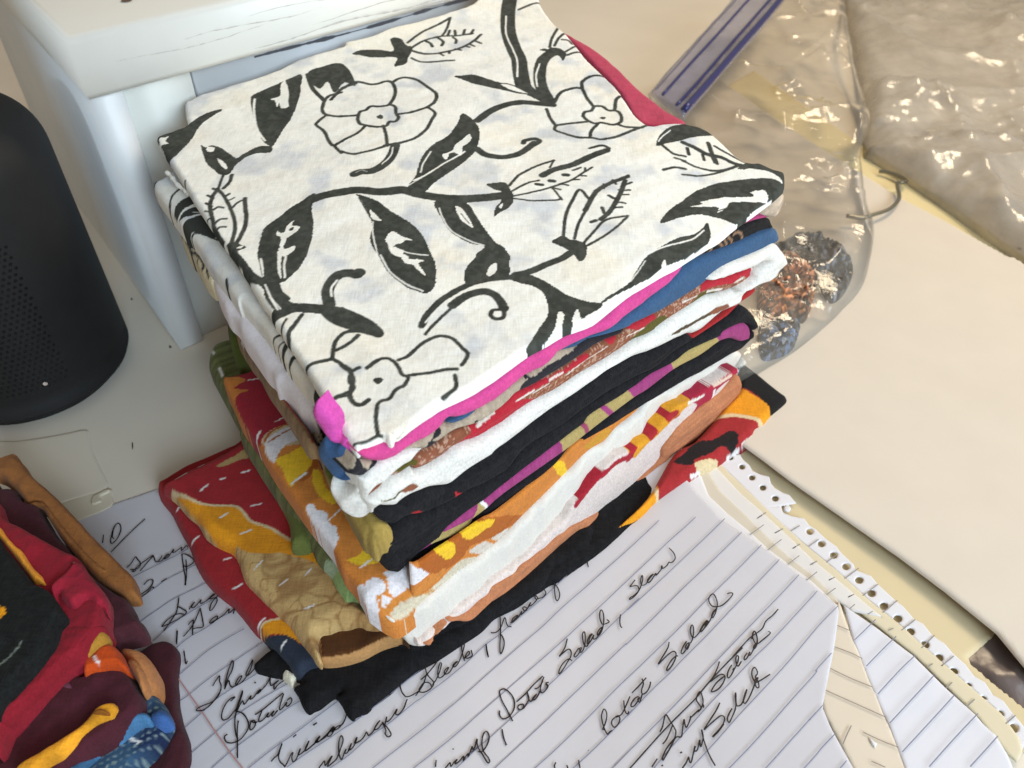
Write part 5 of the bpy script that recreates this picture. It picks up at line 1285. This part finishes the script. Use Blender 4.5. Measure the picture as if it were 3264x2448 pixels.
BRS = K(150, 98, 52, 1.15)
fs_ = Flat(lambda x, y: .0325)
b = pad(fs_, 'B -100,180 0,145 70,128 138,108 155,150 185,180 220,210 260,275 310,335 360,380 420,425 480,480 540,535 620,620 700,705 780,790 850,872 930,950 1000,1022 1060,1080 1120,1140 1160,1185 1212,1225 1245,1260 1270,1300 1292,1380 1305,1440 1300,1470 1240,1482 1180,1475 1110,1440 1050,1402 940,1330 850,1262 770,1170 700,1082 640,1000 590,932 520,840 460,742 420,680 380,622 310,600 240,590 190,530 130,452 70,400 0,330 -100,280', .007, .005, mott(BRS, .08), wr=lambda u, v: .0022 * (fbm((u * .62 - v * .78) * 20, (u * .78 + v * .62) * 120, 3, 2) - .5))
b2 = pad(.0345, 'B 130,440 240,585 330,590 420,600 500,690 620,850 760,1010 900,1150 1010,1240 940,1260 850,1230 700,1075 580,920 460,740 380,620 240,592', .003, .004, mott(BRS * .95, .08), wr=soft(.0008, 60, 3))
cl('ochre brown cloth strap along the back edge of the left pile', [(None, b, None), ('fold', b2, None)])

fr_r = Flat(lambda x, y: .047)
p = Paint(fr_r)
p.line('B 160,780 200,790 225,800', 14, WH); p.line('B 700,1145 740,1155 775,1185 790,1215', 16, WH)
b = pad(fr_r, 'B -100,640 0,690 80,740 180,790 260,840 330,882 420,930 500,970 620,1025 728,1078 725,1140 760,1170 800,1212 850,1270 900,1335 945,1390 980,1432 998,1510 996,1600 A 1000,120 990,180 985,240 965,280 940,312 850,410 760,530 680,580 600,640 500,745 400,850 200,1030 0,1200 -150,1300', .012, .007, mott(K(146, 32, 46, 1.0), .08), paint=p, wr=lambda u, v: .004 * (fbm(u * 34, v * 34, 13, 3) - .5) + .0012 * (fbm(u * 120, v * 120, 4, 2) - .5))
b2 = pad(.0485, 'B 720,1140 800,1205 880,1310 980,1430 997,1520 A 1000,120 960,60 900,100 860,20 800,20 700,100 590,40 560,-40 B 560,1640 500,1540 470,1440 560,1330 640,1230', .006, .006, mott(K(158, 36, 54, 1.0), .08), wr=lambda u, v: .005 * (ridged(u * 55, v * 55, 3, 2) - .5))
b3 = pad(.0465, 'A 560,240 640,260 760,250 900,260 985,245 930,320 760,525 600,640 400,850 200,1030 0,1200 -100,1150 200,830 400,560', .006, .006, mott(K(138, 30, 42, 1.0), .08), wr=lambda u, v: .0036 * (fbm((u * .8 + v * .6) * 16, (-u * .6 + v * .8) * 100, 23, 3) - .5))
cl('crimson red cloth wrapped round the top of the left pile with a crumpled corner', [(None, b, None), ('crumpled_corner', b2, None), ('front_fold', b3, None)])
b = pad(.0505, 'B -100,760 0,830 50,900 100,960 150,1010 180,1030 212,1062 235,1105 262,1152 310,1215 372,1272 392,1310 408,1352 350,1350 300,1345 250,1270 200,1205 150,1140 100,1080 50,1020 0,960 -100,860', .004, .003, mott(K(226, 152, 52, 1.1), .12, 150), wr=soft(.001, 90, 3))
cl('golden yellow strip between the red and the black cloth of the left pile', [(None, b, None)])
fk = Flat(lambda x, y: .0565)
p = Paint(fk)
p.fill('A -60,80 0,90 40,118 45,160 25,185 -40,220', K(226, 152, 30, 1.1)); p.line('A -10,650 60,590 140,510 210,425', 16, K(120, 130, 120))
b = pad(fk, 'B -200,800 0,962 100,1082 200,1212 260,1290 300,1348 360,1352 420,1382 450,1410 480,1452 530,1530 575,1592 A 582,130 565,160 550,182 530,205 512,232 500,280 490,332 470,380 440,432 390,500 330,572 260,650 200,722 100,820 0,905 -200,1000', .010, .007, mott(K(38, 40, 40, .7), .15), paint=p, wr=soft(.003, 40, 3))
cl('black cloth on top of the left pile at the edge of the picture', [(None, b, None)], M_DARKCLOTH)
# ================================================================== clear plastic: the zip bag and the crumpled sheet behind it
def film(name, milk, mcol, gloss, rough, bump, scale, base_gloss=.05):
    m = bpy.data.materials.new(name)
    m.use_nodes = True
    nt = m.node_tree
    N, Lk = nt.nodes, nt.links
    N.remove(N['Principled BSDF'])
    out = N['Material Output']
    tr = N.new('ShaderNodeBsdfTransparent'); tr.inputs[0].default_value = (.97, .96, .94, 1)
    df = N.new('ShaderNodeBsdfDiffuse'); df.inputs[0].default_value = (*mcol, 1)
    gl = N.new('ShaderNodeBsdfGlossy'); gl.inputs[0].default_value = (1, 1, 1, 1); gl.inputs['Roughness'].default_value = rough
    tc = N.new('ShaderNodeTexCoord')
    nz = N.new('ShaderNodeTexNoise'); nz.inputs['Scale'].default_value = scale; nz.inputs['Detail'].default_value = 4; nz.inputs['Distortion'].default_value = 1.2
    Lk.new(tc.outputs['Object'], nz.inputs['Vector'])
    bp = N.new('ShaderNodeBump'); bp.inputs['Strength'].default_value = bump; bp.inputs['Distance'].default_value = .0015
    Lk.new(nz.outputs['Fac'], bp.inputs['Height'])
    Lk.new(bp.outputs[0], gl.inputs['Normal'])
    nz2 = N.new('ShaderNodeTexNoise'); nz2.inputs['Scale'].default_value = 26; nz2.inputs['Detail'].default_value = 6; nz2.inputs['Roughness'].default_value = .65
    Lk.new(tc.outputs['Object'], nz2.inputs['Vector'])
    rp = N.new('ShaderNodeValToRGB')
    rp.color_ramp.elements[0].position, rp.color_ramp.elements[1].position = .35, .65
    rp.color_ramp.elements[0].color = (*[c * .80 for c in mcol], 1)
    rp.color_ramp.elements[1].color = (*[min(1, c * 1.15) for c in mcol], 1)
    Lk.new(nz2.outputs['Fac'], rp.inputs[0]); Lk.new(rp.outputs[0], df.inputs[0])
    m1 = N.new('ShaderNodeMixShader'); m1.inputs[0].default_value = milk
    Lk.new(tr.outputs[0], m1.inputs[1]); Lk.new(df.outputs[0], m1.inputs[2])
    lw = N.new('ShaderNodeFresnel'); lw.inputs['IOR'].default_value = 1.45
    Lk.new(bp.outputs[0], lw.inputs['Normal'])
    ml = N.new('ShaderNodeMath'); ml.operation = 'MULTIPLY_ADD'; ml.inputs[1].default_value = gloss; ml.inputs[2].default_value = base_gloss
    Lk.new(lw.outputs[0], ml.inputs[0])
    m2 = N.new('ShaderNodeMixShader')
    Lk.new(ml.outputs[0], m2.inputs[0]); Lk.new(m1.outputs[0], m2.inputs[1]); Lk.new(gl.outputs[0], m2.inputs[2])
    Lk.new(m2.outputs[0], out.inputs['Surface'])
    return m
M_FILM = film('clear_bag_film', .13, (.72, .66, .55), .8, .07, .5, 110, .015)
M_ZIP = film('zip_strip_film', .55, (.22, .22, .34), 1.2, .12, .6, 200)
M_SHEETPL = film('crumpled_sheet_film', .50, (.56, .52, .45), .8, .13, .7, 60, .015)
M_FOIL = material('shiny_scrap', .25, .6, bump=.8, bscale=260, bdist=.002)

# the crumpled sheet lying over the table behind the folder
def crum_h(x, y):
    return .014 + 0 * x
b = puff(Flat(crum_h), 'D 1800,-120 1830,0 1850,120 1868,240 1872,320 1895,332 1960,372 2060,440 2140,498 2212,545 2330,640 2700,700 2900,300 2600,-300 2000,-400', .010, .02, .0035, K(150, 138, 118), sm=False, skirt=.003,
         wr=lambda u, v: .020 * (fbm(u * 7, v * 7, 3, 2) - .5) + .016 * ridged(u * 8, v * 8, 33, 2) ** 4 + .012 * ridged(u * 26, v * 26, 43, 4) ** 2 * np.clip(fbm(u * 8, v * 8, 78, 2) * 4 - 1.3, 0.12, 1))
tag(obj('plastic_sheet', b, M_SHEETPL), 'crumpled clear plastic sheet spread behind the folder at the upper right', 'plastic sheet')
# what lies in the bag
def scrap(name, t, z, th, c, lab, mat, seed):
    bq = puff(Flat(z - .006), t, th * .5, .006, .0011, lambda u, v: np.clip(c[None, :] * (.05 + 2.6 * vnoise(np.floor(u * 330 + 3 * vnoise(u * 150, v * 150, 2)), np.floor(v * 330 + 3 * vnoise(u * 150 + 9, v * 150, 3)), seed) ** 2)[:, None], 0, 1), wr=lambda u, v: .007 * (ridged(u * 90, v * 90, seed, 2) - .6) + .007 * (ridged(u * 260, v * 260, seed + 3, 2) - .5), skirt=.004)
    tag(obj(name, bq, mat), lab, 'scrap', 'scraps of cloth and foil around the plastic bag')
scrap('foil_scrap', 'D 1655,560 1690,545 1730,550 1765,590 1760,640 1740,680 1700,670 1660,690 1640,650', .022, .014, K(196, 126, 84), 'copper coloured foil scrap inside the bottom of the clear bag', M_FOIL, 3)
scrap('foil_scrap', 'D 1670,525 1740,500 1800,515 1845,560 1835,610 1800,640 1770,600 1740,555 1700,545', .021, .012, K(92, 98, 108), 'dark grey shiny scrap in the clear bag beside the copper foil', M_FOIL, 5)
scrap('fabric_scrap', 'D 1640,690 1690,680 1730,690 1720,740 1690,765 1645,770', .018, .012, K(70, 90, 118), 'blue scrap at the lowest corner of the clear bag', M_FOIL, 8)

bag = thing('zip_bag', (.29, .60, .0), 'clear crumpled plastic zip bag with a blue zip strip, lying behind the stack', 'plastic bag')
def bag_h(x, y):
    return .026 + .010 * np.sin(x * 17 + 1) * np.cos(y * 13)
b = puff(Flat(bag_h), 'D 1445,240 1500,180 1570,100 1640,20 1700,-80 1760,-160 1825,-120 1832,0 1840,60 1852,120 1868,180 1884,235 1880,270 1868,292 1866,350 1876,400 1886,450 1896,480 1888,540 1870,600 1830,648 1780,695 1720,735 1660,765 1610,790 1580,780 1560,700 1500,450', .012, .012, .0018, K(200, 190, 170), skirt=.003,
         wr=lambda u, v: .020 * (fbm(u * 9, v * 9, 13, 2) - .5) + .012 * (ridged(u * 13, v * 13, 14, 2) ** 5) + .009 * ridged(u * 48, v * 48, 23, 2) ** 4 * np.clip(fbm(u * 14, v * 14, 77, 2) * 4 - 1.7, 0, 1))
obj('film', b, M_FILM, bag)
ZF = Flat(lambda x, y: .062 + 0 * x)
b = puff(ZF, 'D 1405,192 1440,150 1500,85 1560,20 1600,-30 1720,-40 1690,0 1650,50 1590,115 1530,185 1478,245 1440,220', .004, .004, .0022, K(90, 84, 110), skirt=.002, sm=False, wr=lambda u, v: .002 * (fbm(u * 40, v * 40, 3, 2) - .5))
zs = obj('zip_strip', b, M_ZIP, bag)
M_ZIPB = material('blue_zip_plastic', .3, .5)
zl = Buf()
for t, w in (('D 1478,238 1530,180 1590,110 1650,42 1700,-18', .0072), ('D 1462,228 1515,170 1575,100 1630,38 1680,-20', .0034), ('D 1432,205 1490,140 1550,75 1610,8 1640,-25', .0030), ('D 1416,195 1470,135 1530,65 1590,0', .0010)):
    P = smooth(T(t), 8)
    q = ZF.xyz(ZF.uv(P), .0006)
    tube(q, w * .5, zl, K(40, 42, 100), 6)
obj('zip_line', zl, M_ZIPB, zs)
# ================================================================== the ruled, handwritten list
def list_h(x, y):
    k = np.clip(x / .155, 0, 1)
    return .0006 + .0116 * k * k * (3 - 2 * k)
LIST = Flat(list_h)
b = puff(LIST, 'B 560,800 745,742 900,690 1090,615 1300,545 1490,480 D 900,900 1300,900 1480,970 Z6 -40,1380 40,1462 120,1560 200,1640 Z9 260,50 380,130 520,225 640,315 760,410 880,500 1003,598 1015,640 1000,760 980,900 940,1090 908,1262 960,1390 1020,1500 1110,1659 1200,1830 700,2300 -400,2600 Z7 1000,2600 -800,2200 -600,900', .0005, .001, .0016, K(228, 226, 230, .8), skirt=.0002, sm=False, wr=lambda u, v: .0010 * (fbm(u * 22, v * 22, 5, 2) - .5) + .0003 * (fbm(u * 60, v * 60, 15, 2) - .5))
lst = tag(obj('list_paper', b, M_PAPER), 'ruled sheet with a handwritten food list under the stack', 'paper')
def lift_h(x, y):
    return list_h(x, y)
LW_ = .00065
rb = Buf()
LN = K(140, 142, 164)
for t in ('HA 400,925 480,878 640,800 800,720 960,640 1110,556', 'HA 400,1235 540,1140 700,1030 860,915 1060,815 1230,725', 'HA 500,1450 620,1360 760,1265 900,1170 1050,1090 1200,1020 1410,905', 'HA 700,1640 830,1520 960,1415 1080,1335 1200,1262 1330,1190 1550,1085',
          'HB 200,292 300,195 420,108 520,55 610,0 HA 1480,1370 1660,1280', 'HB 200,630 245,590 430,430 560,320 700,222 860,125 1030,30', 'HB 200,930 300,862 400,790 520,690 650,592 760,515 870,440 1060,310 1250,190', 'HB 330,1195 430,1105 540,1010 630,920 720,842 820,775 920,710 1110,600 1260,500 1440,380',
          'HB 380,1515 520,1395 690,1250 800,1150 930,1052 1060,960 1200,872 1370,770 1550,670', 'HB 640,1675 740,1585 860,1480 1000,1370 1150,1260 1330,1125 1500,992 1680,880', 'HB 1070,1675 1300,1490 1450,1380 1620,1262 1880,1065 2150,865', 'HB 1530,1655 1750,1500 2000,1335 2212,1190 HC 450,1142 590,1040 750,915 910,790 1110,625 1300,480',
          'HC 180,1675 300,1595 420,1510 560,1385 700,1265 800,1200 900,1130 1040,1015 1180,900 1270,840 1360,770 1480,685 1600,592 1700,508 1790,432 2010,225 2180,100 HD 440,1290 640,1120 840,960 1020,790 1240,580',
          'HC 690,1670 900,1505 1100,1350 1300,1195 1500,1030 1650,910 1800,782 2000,600 HD 410,1659 640,1460 850,1280 1020,1115 1180,970 1340,835 1500,690 1850,380 2212,40', 'HC 1170,1670 1400,1490 1600,1330 1780,1175 1950,1022 HD 630,1850 850,1659 1100,1435 1330,1222 1530,1040 1720,860 1970,625 2212,395 HF 500,270 660,130 800,0',
          'HC 1660,1680 1820,1530 1950,1402 HE 0,1490 220,1312 500,1062 720,870 920,690 1110,512 1300,332 HD 1740,1182 1980,955 HF 0,1092 350,775 700,442 920,235 1142,18', 'HE 270,1680 490,1475 700,1282 900,1095 1100,900 1350,662 1600,420 1820,210 HF 0,1482 350,1140 700,790 1020,490 1340,178',
          'HE 740,1680 980,1465 1200,1252 1450,1000 1700,742 HF 110,1785 240,1659 600,1310 950,950 1270,635 1572,328', 'HE 1190,1680 1290,1590 1450,1440 1600,1292 1750,1140 1900,982 HG 0,1052 150,890 300,732 500,545 HF 660,1659 940,1380 1200,1102 1500,795 1782,500', 'HE 1650,1680 1900,1425 HG -150,1640 0,1482 250,1235 500,982 750,722 1000,452 HF 1340,1380 1600,1112 1810,895 2012,678',
          'HG 300,1680 460,1480 620,1302 810,1085 1000,872 1250,615 1500,352 1680,180 HF 2030,1085 2225,871', 'HG 730,1680 1020,1370 1300,1052 1600,730 1900,402 Z9 880,740 1002,614', 'HG 1180,1680 1450,1400 1700,1122 1960,825 2212,545 Z9 860,1030 962,918', 'HG 1610,1680 1920,1335 2212,1012 Z9 820,1350 906,1256', 'HG 2060,1680 2212,1512 Z9 900,1530 985,1442', 'Z9 900,1800 1060,1615'):
    P = smooth(T(t), 4)
    ribbon(LIST, P, 0.00042, LW_, rb, LN)
P = smooth(T('HA 520,1450 540,1480 600,1560 660,1635 HB 245,602 320,705 400,820 465,910 530,1002 610,1120 690,1240 775,1360 860,1480 930,1570 1000,1659 1100,1790'), 4)
ribbon(LIST, P, .0006, LW_ + .0001, rb, K(196, 150, 146))
obj('ruled_lines', rb, M_INK, lst)
INK = K(48, 40, 40, .8)
hw = Buf()
STROKES = '''HA 118,395 112,440 105,492
HA 290,258 250,290 225,350 205,430 200,480 215,497 250,475 295,410 320,330 312,280 290,258
HA 230,330 222,400 225,432 242,440
HA 605,210 500,305 400,400 300,500 205,602
HA 388,782 440,735 490,658 520,690 545,720 548,760 520,790 480,805 428,805
HA 448,832 500,790 550,742 620,690 700,640 660,690 600,760 545,822
HA 700,640 712,670 720,700 742,716 775,690 800,650 800,640
HA 735,716 800,700 850,640 885,625 850,660 822,682 850,675 890,640 940,568 930,608 970,590 1032,545 1032,582 1090,525 1102,545
HA 460,835 500,815
HA 592,982 640,935 690,925 697,955 680,990 640,1040 590,1075 545,1105 535,1122 565,1122 640,1070 685,1012 712,1025
HA 793,952 858,912
HA 1038,622 1045,700 1060,800 1075,880 1080,990
HA 1085,688 1090,780 1092,850 1085,930 1072,985
HA 1038,622 1080,625 1130,650 1175,690 1180,712 1150,740 1095,770 1050,762
HA 1215,720 1228,745
HA 1002,1132 990,1220 975,1300 940,1360 880,1450 825,1525
HA 990,1240 1040,1265 1090,1300 1060,1345 980,1395 880,1445 805,1475 820,1450 870,1395 940,1345 1000,1325 1060,1330
HA 1120,1275 1160,1215 1185,1188 1160,1225 1152,1250 1180,1250 1230,1200 1262,1160 1252,1200 1285,1195 1340,1160 1400,1100 1425,1092 1400,1115 1350,1150 1420,1140 1450,1150 1440,1200 1400,1265 1368,1287 1365,1255 1390,1190 1450,1120 1500,1082 1510,1092 1540,1120 1590,1175
HA 1175,1395 1165,1480 1162,1575
HA 1110,1455 1150,1410 1180,1395
HA 1252,1258 1215,1350 1175,1440 1110,1530 1055,1592
HA 1252,1260 1265,1320 1278,1390 1285,1475 1220,1490 1165,1500
HA 1358,1432 1390,1385 1450,1350 1450,1380 1400,1430 1370,1435 1430,1400 1482,1370 1540,1325 1592,1268 1585,1318 1640,1275 1662,1250 1640,1325
HA 980,1522 978,1590 972,1659
HB 245,58 242,140 238,215
HB 322,292 335,370 345,445 366,412
HB 660,708 700,640 742,588 742,650 760,700 748,770 700,850 640,920 590,965 530,995 472,992 490,965 560,930 650,895 720,830 762,740
HB 802,745 812,660 840,540 870,455 890,410 905,440 885,530 840,620 800,745 830,670 850,640 860,680 870,705 892,722
HB 892,722 940,690 985,630 1002,588 975,600 945,640 930,685 950,695 1010,655 1060,590 1110,500 1132,400 1105,450 1070,520 1052,570 1062,588 1110,550 1170,480 1212,440 1220,482 1265,425 1308,370 1310,415 1350,360 1388,315 1360,350 1330,400 1355,385 1405,345
HB 870,885 920,838 880,850 830,895 785,975 765,1060 775,1098 800,1105 850,1080 900,1020 945,968
HB 928,1005 960,910 995,810 1012,760 1000,830 960,940 950,992 985,920 1012,880 1022,905 1035,920 1075,870 1112,820 1102,860 1140,840 1180,790 1225,745 1200,765 1180,795 1205,785 1250,735 1290,690 1340,600 1372,518 1350,560 1335,630 1345,700 1400,665 1432,640 1405,670 1382,692 1385,742 1430,690 1530,618
HB 1150,662 1168,670
HB 962,1112 952,1200 950,1300 952,1420 952,1552
HB 945,985 925,1070 922,1180 935,1270 955,1330
HB 940,1002 1000,1020 1050,1070 1082,1150 1070,1220 1010,1310 940,1360 865,1375 820,1360 800,1320 808,1290 835,1272
HB 1112,1115 1098,1180 1105,1222 1140,1200 1165,1150 1150,1112 1115,1118 1150,1135 1190,1125
HB 1160,1042 1260,975 1380,875 1485,788
HB 1245,980 1215,1060 1200,1112 1225,1120 1270,1085 1318,1020 1300,1070 1325,1060 1380,1000 1355,1050 1370,1055 1425,990
HB 1495,795 1470,870 1445,960 1450,985 1490,955 1530,895 1522,935 1545,940 1580,905 1590,865 1570,845 1530,880
HB 1348,1592 1385,1548 1430,1505 1475,1380 1450,1460 1435,1540 1455,1600 1490,1630 1510,1659
HB 1508,1655 1545,1585 1580,1510 1602,1488 1590,1545 1605,1595 1645,1560 1692,1438 1665,1510 1690,1505 1750,1450 1792,1348 1755,1420 1745,1468 1800,1430 1870,1365 1922,1298 1890,1345 1885,1365 1940,1335 2000,1290 2060,1200 2085,1188 2030,1240 2005,1290 2050,1285 2110,1190 2180,1160 2212,1100
HB 1605,1308 1642,1275
HB 1838,1167 1882,1138
HC 0,1395 40,1350 75,1295 30,1345 25,1372 80,1345 160,1270 220,1225 272,1188 240,1215 215,1245 250,1225 300,1195 360,1120 395,1020
HC 0,1167 42,1138
HC 60,1675 100,1620 130,1588 140,1640 180,1580 218,1528 190,1590 165,1652 220,1610 275,1555 320,1440 348,1340 325,1290 300,1360 298,1480 315,1550 335,1562 360,1500 385,1445 370,1490 395,1490 430,1430 445,1380 425,1430 412,1462 450,1440 485,1390 512,1305 485,1365 495,1378 560,1340 600,1290 622,1248 640,1278 655,1282 700,1240 740,1160 782,1108 750,1150 715,1215 760,1205 810,1150 850,1225 842,1265 870,1302 905,1290 908,1262 870,1200 805,1130
HC 840,1155 862,1065 850,1115 880,1118 930,1060 982,975 965,1030 985,1045 1020,1020 1060,965 1100,858
HC 888,812 905,740 930,690 952,655
HC 1020,610 1015,690 1035,770 1070,820 1105,832 1160,812 1235,768
HC 1108,605 1118,565 1160,520 1195,508 1160,550 1135,575 1190,540 1250,468 1240,500 1285,470 1302,440
HC 600,958 615,985 638,1000 658,965 650,930
HC 1258,632 1320,580 1390,500 1452,418
HC 1312,458 1318,520 1345,585 1400,645 1412,680 1380,732 1330,768 1285,780 1242,770 1245,735 1285,680 1322,663 1365,675 1392,720
HC 1330,560 1312,620 1285,695 1240,765 1198,822
HC 1395,695 1440,630 1480,540 1502,450 1485,438 1465,500 1460,575 1480,612 1530,580 1570,520 1585,488 1555,505 1535,545 1550,568 1600,540 1650,460 1690,418 1660,435 1635,468 1660,480 1700,435 1740,340 1770,230 1755,192 1738,250 1750,330 1772,412
HC 1772,385 1800,320 1825,300 1825,335 1785,372 1820,378 1862,350 1858,310 1850,283
HC 2025,212 2035,290 2052,368
HC 1440,1575 1432,1659
HC 1545,1675 1580,1630 1605,1608 1612,1652 1650,1600 1685,1568 1660,1620 1710,1590 1762,1530 1758,1582 1790,1530 1818,1498 1812,1540 1840,1480 1862,1418 1870,1450 1895,1420 1920,1328 1922,1390 1945,1455 1985,1510 2030,1590 2052,1608 2068,1590 2050,1545 2000,1480 1978,1400 1985,1300 2010,1248 2040,1245 2062,1300 2045,1380 2000,1455 1965,1480 1930,1475
HC 1632,1444 1648,1449
HD 345,1155 350,1250 352,1370 345,1500 348,1595 362,1602 388,1540 395,1470 375,1410 350,1375
HD 238,1360 270,1365 320,1345 360,1290 395,1192 412,1205 425,1260 445,1290 482,1290
HD 468,1250 510,1215 555,1160 530,1168 495,1200 485,1240 520,1220 570,1165 602,1110 592,1150 635,1110 662,1078 630,1060 612,1075 640,1108 680,1060 705,1008 682,1050 705,1045 750,1010 785,958 765,920 745,850
HD 632,990 638,994
HD 745,852 755,930 765,968 800,960 850,945 882,905 875,875 852,843
HD 940,738 930,762 955,778 1000,755 1052,695
HD 988,700 985,760 985,860 998,955 1016,987 1038,960 1045,905 1025,840 985,785
HD 1370,500 1372,545 1382,592
HD 183,1502 195,1580 210,1650
HD 1135,1432 1110,1530 1070,1600 1040,1640 1080,1605 1130,1565 1165,1560 1182,1600 1172,1655
HE 1172,370 1140,420 1100,490 1060,545 1038,562 1040,525 1070,460 1120,405 1160,390 1192,412
HE 1270,260 1235,310 1215,350 1230,365 1270,325 1302,262 1280,265 1292,312 1325,275 1345,180 1342,85 1325,72 1312,110 1322,190 1345,235 1375,230 1400,140 1430,95 1400,110 1370,180 1378,215 1420,160 1445,105 1440,150 1470,150 1510,100 1550,20
HD 1492,1395 1515,1360 1545,1300 1515,1320 1488,1370 1500,1400 1540,1340 1562,1240 1560,1150 1540,1098 1520,1115 1515,1180 1535,1245 1560,1265 1625,1237 1600,1208
HD 1760,1148 1752,1220 1758,1280 1778,1306
HF 88,742 50,790 28,820 60,815 110,812 130,840 125,880 80,935 30,972 28,955 80,920 130,870 165,790 178,730 172,690 158,720 155,775 170,805 215,790 260,720 302,675 270,695 235,740 240,775 280,745 330,665 332,690 370,650 405,600 402,575 395,605 420,605 460,575 485,535 500,540 530,530 558,490 548,440 520,400 488,368
HE 340,995 340,1040 360,1080 395,1092 450,1065 500,1000 518,920 500,840 450,775 395,740 350,755 342,790 370,880 430,990 495,1118
HE 605,918 570,930 555,955 570,982 600,980 625,950 615,920 590,925
HE 540,892 640,800 740,690 848,588
HE 620,972 660,910 685,850 665,778 680,840 695,880 720,880 760,820 778,800 745,830 725,860 745,870 785,830 815,760
HE 752,742 800,720 850,650
HE 862,598 838,660 822,730 825,775 845,785 880,755 910,705 885,672 918,662
HE 880,680 910,715
HE 370,1212 388,1310 422,1402
HE 1606,1278 1572,1210 1545,1120 1538,1050 1558,985 1580,985 1598,1030 1595,1090 1575,1160 1550,1212 1575,1218
HE 1665,1228 1640,1240 1605,1275
HE 1692,1078 1660,1110 1658,1160 1690,1190 1730,1155 1752,1100 1735,1055 1695,1075 1740,1060 1790,1010 1870,828
HE 1798,876 1805,960 1820,1015 1845,1032 1858,1002
HE 1972,828 1930,850 1890,905 1885,945 1920,940 1965,880 1985,840 1962,862 1985,895 2015,800
HE 2012,618 2028,680 2010,740 2008,785 2030,800 2075,765 2105,700 2112,655
HE 1893,788 1980,700 2062,608
HE 1000,1602 985,1640 990,1675
HE 1130,1635 1142,1675
HE 1268,1575 1275,1620 1285,1675
HE 1380,1460 1384,1466
HG 487,188 475,250 430,330 360,445 400,410 460,350 520,305 555,305 568,335 555,400 510,480 462,527 465,490 510,410 560,360 592,352
HG 692,180 650,245 628,310 645,325 690,270 725,200 695,215 680,255 700,275 730,215
HF 735,1490 760,1440 775,1350 765,1278 745,1285 735,1345 755,1410 785,1418 840,1360 900,1265 935,1215 890,1265 850,1340 870,1345 920,1280 945,1225 915,1265 912,1295 960,1230 1010,1130 1040,1085 1005,1115 985,1165 1000,1185 1035,1120 1052,1020 1030,940 1000,908 965,935 952,985 985,1045 1040,1058 1110,1040 1190,970 1235,908 1205,895 1168,907
HF 1768,1085 1700,1160 1620,1230 1575,1320 1440,1420 1330,1535 1240,1640
HG 1350,255 1220,380 1080,525 930,690 800,850 640,1010 500,1150 340,1320 180,1500 20,1680
HG 378,1248 410,1180 445,1045 500,1120 555,1210 565,1260 545,1340 500,1430 450,1520 415,1577 412,1540 450,1450 510,1370 575,1305 630,1300 645,1200 662,1098 670,1150 690,1192 725,1120 742,1058 735,1080 780,1040 835,985 822,1010 850,985 885,925 892,962
HG 410,1387 450,1340 490,1260 525,1170
HG 880,935 885,880 870,810 848,772 815,820 808,870 830,910 862,965 830,1000
HG 1077,418 1055,490 1015,580 968,655 1010,625 1070,580 1115,570 1142,600 1120,670 1060,745 985,775 1005,720 1060,650 1142,588
HG 1222,458 1185,520 1170,580 1182,612 1220,570 1255,495 1235,515 1250,510 1285,445 1302,370 1285,350 1268,385 1280,455 1300,470 1335,415
HG 1402,318 1370,365 1372,400 1405,370 1435,305 1418,340 1440,340 1480,270 1510,215 1490,225 1475,262 1495,262 1522,190 1510,100 1490,65 1465,95 1475,160 1515,212 1590,160 1672,88 1650,62
HF 1455,1440 1475,1360 1495,1350 1520,1420 1515,1500
HG 1082,902 1040,990 970,1100 895,1218 950,1170 1030,1100 1095,1055 1135,1075 1125,1140 1070,1220 995,1305 1060,1245 1130,1150
HG 1225,968 1185,1040 1170,1095 1190,1135 1220,1080 1262,980 1272,880 1268,785 1262,830 1272,910 1290,942 1345,905 1400,745 1370,820 1358,880 1375,912 1410,870 1450,790 1490,690 1530,610 1500,630 1490,670 1515,725 1540,715 1530,650 1500,600 1522,560 1515,520 1490,488 1462,520 1460,590 1500,660 1560,640 1672,568
HG 640,1675 690,1600 715,1540 725,1590 745,1600 770,1500 792,1410 785,1470 820,1450 845,1340 855,1420 880,1350 885,1290 868,1218 885,1310 930,1450 980,1560 1028,1642
HG 612,1492 640,1482
HG 285,1655 320,1600 348,1558
HG 395,1645 415,1635'''
for ln in STROKES.split('\n'):
    P = T(ln)
    P = smooth(P, 6) if len(P) > 2 else np.array([P[0] + (P[-1] - P[0]) * t for t in np.linspace(0, 1, 6)])
    n = len(P)
    w = .00064 * (.8 + .4 * fbm(np.arange(n) * .25, np.zeros(n) + P[0, 0], 3, 2))
    ribbon(LIST, P, w, LW_ + .00022, hw, INK)
obj('handwriting', hw, M_INK, lst)
for o in bpy.data.objects:
    if '_base' in o:
        del o['_base']
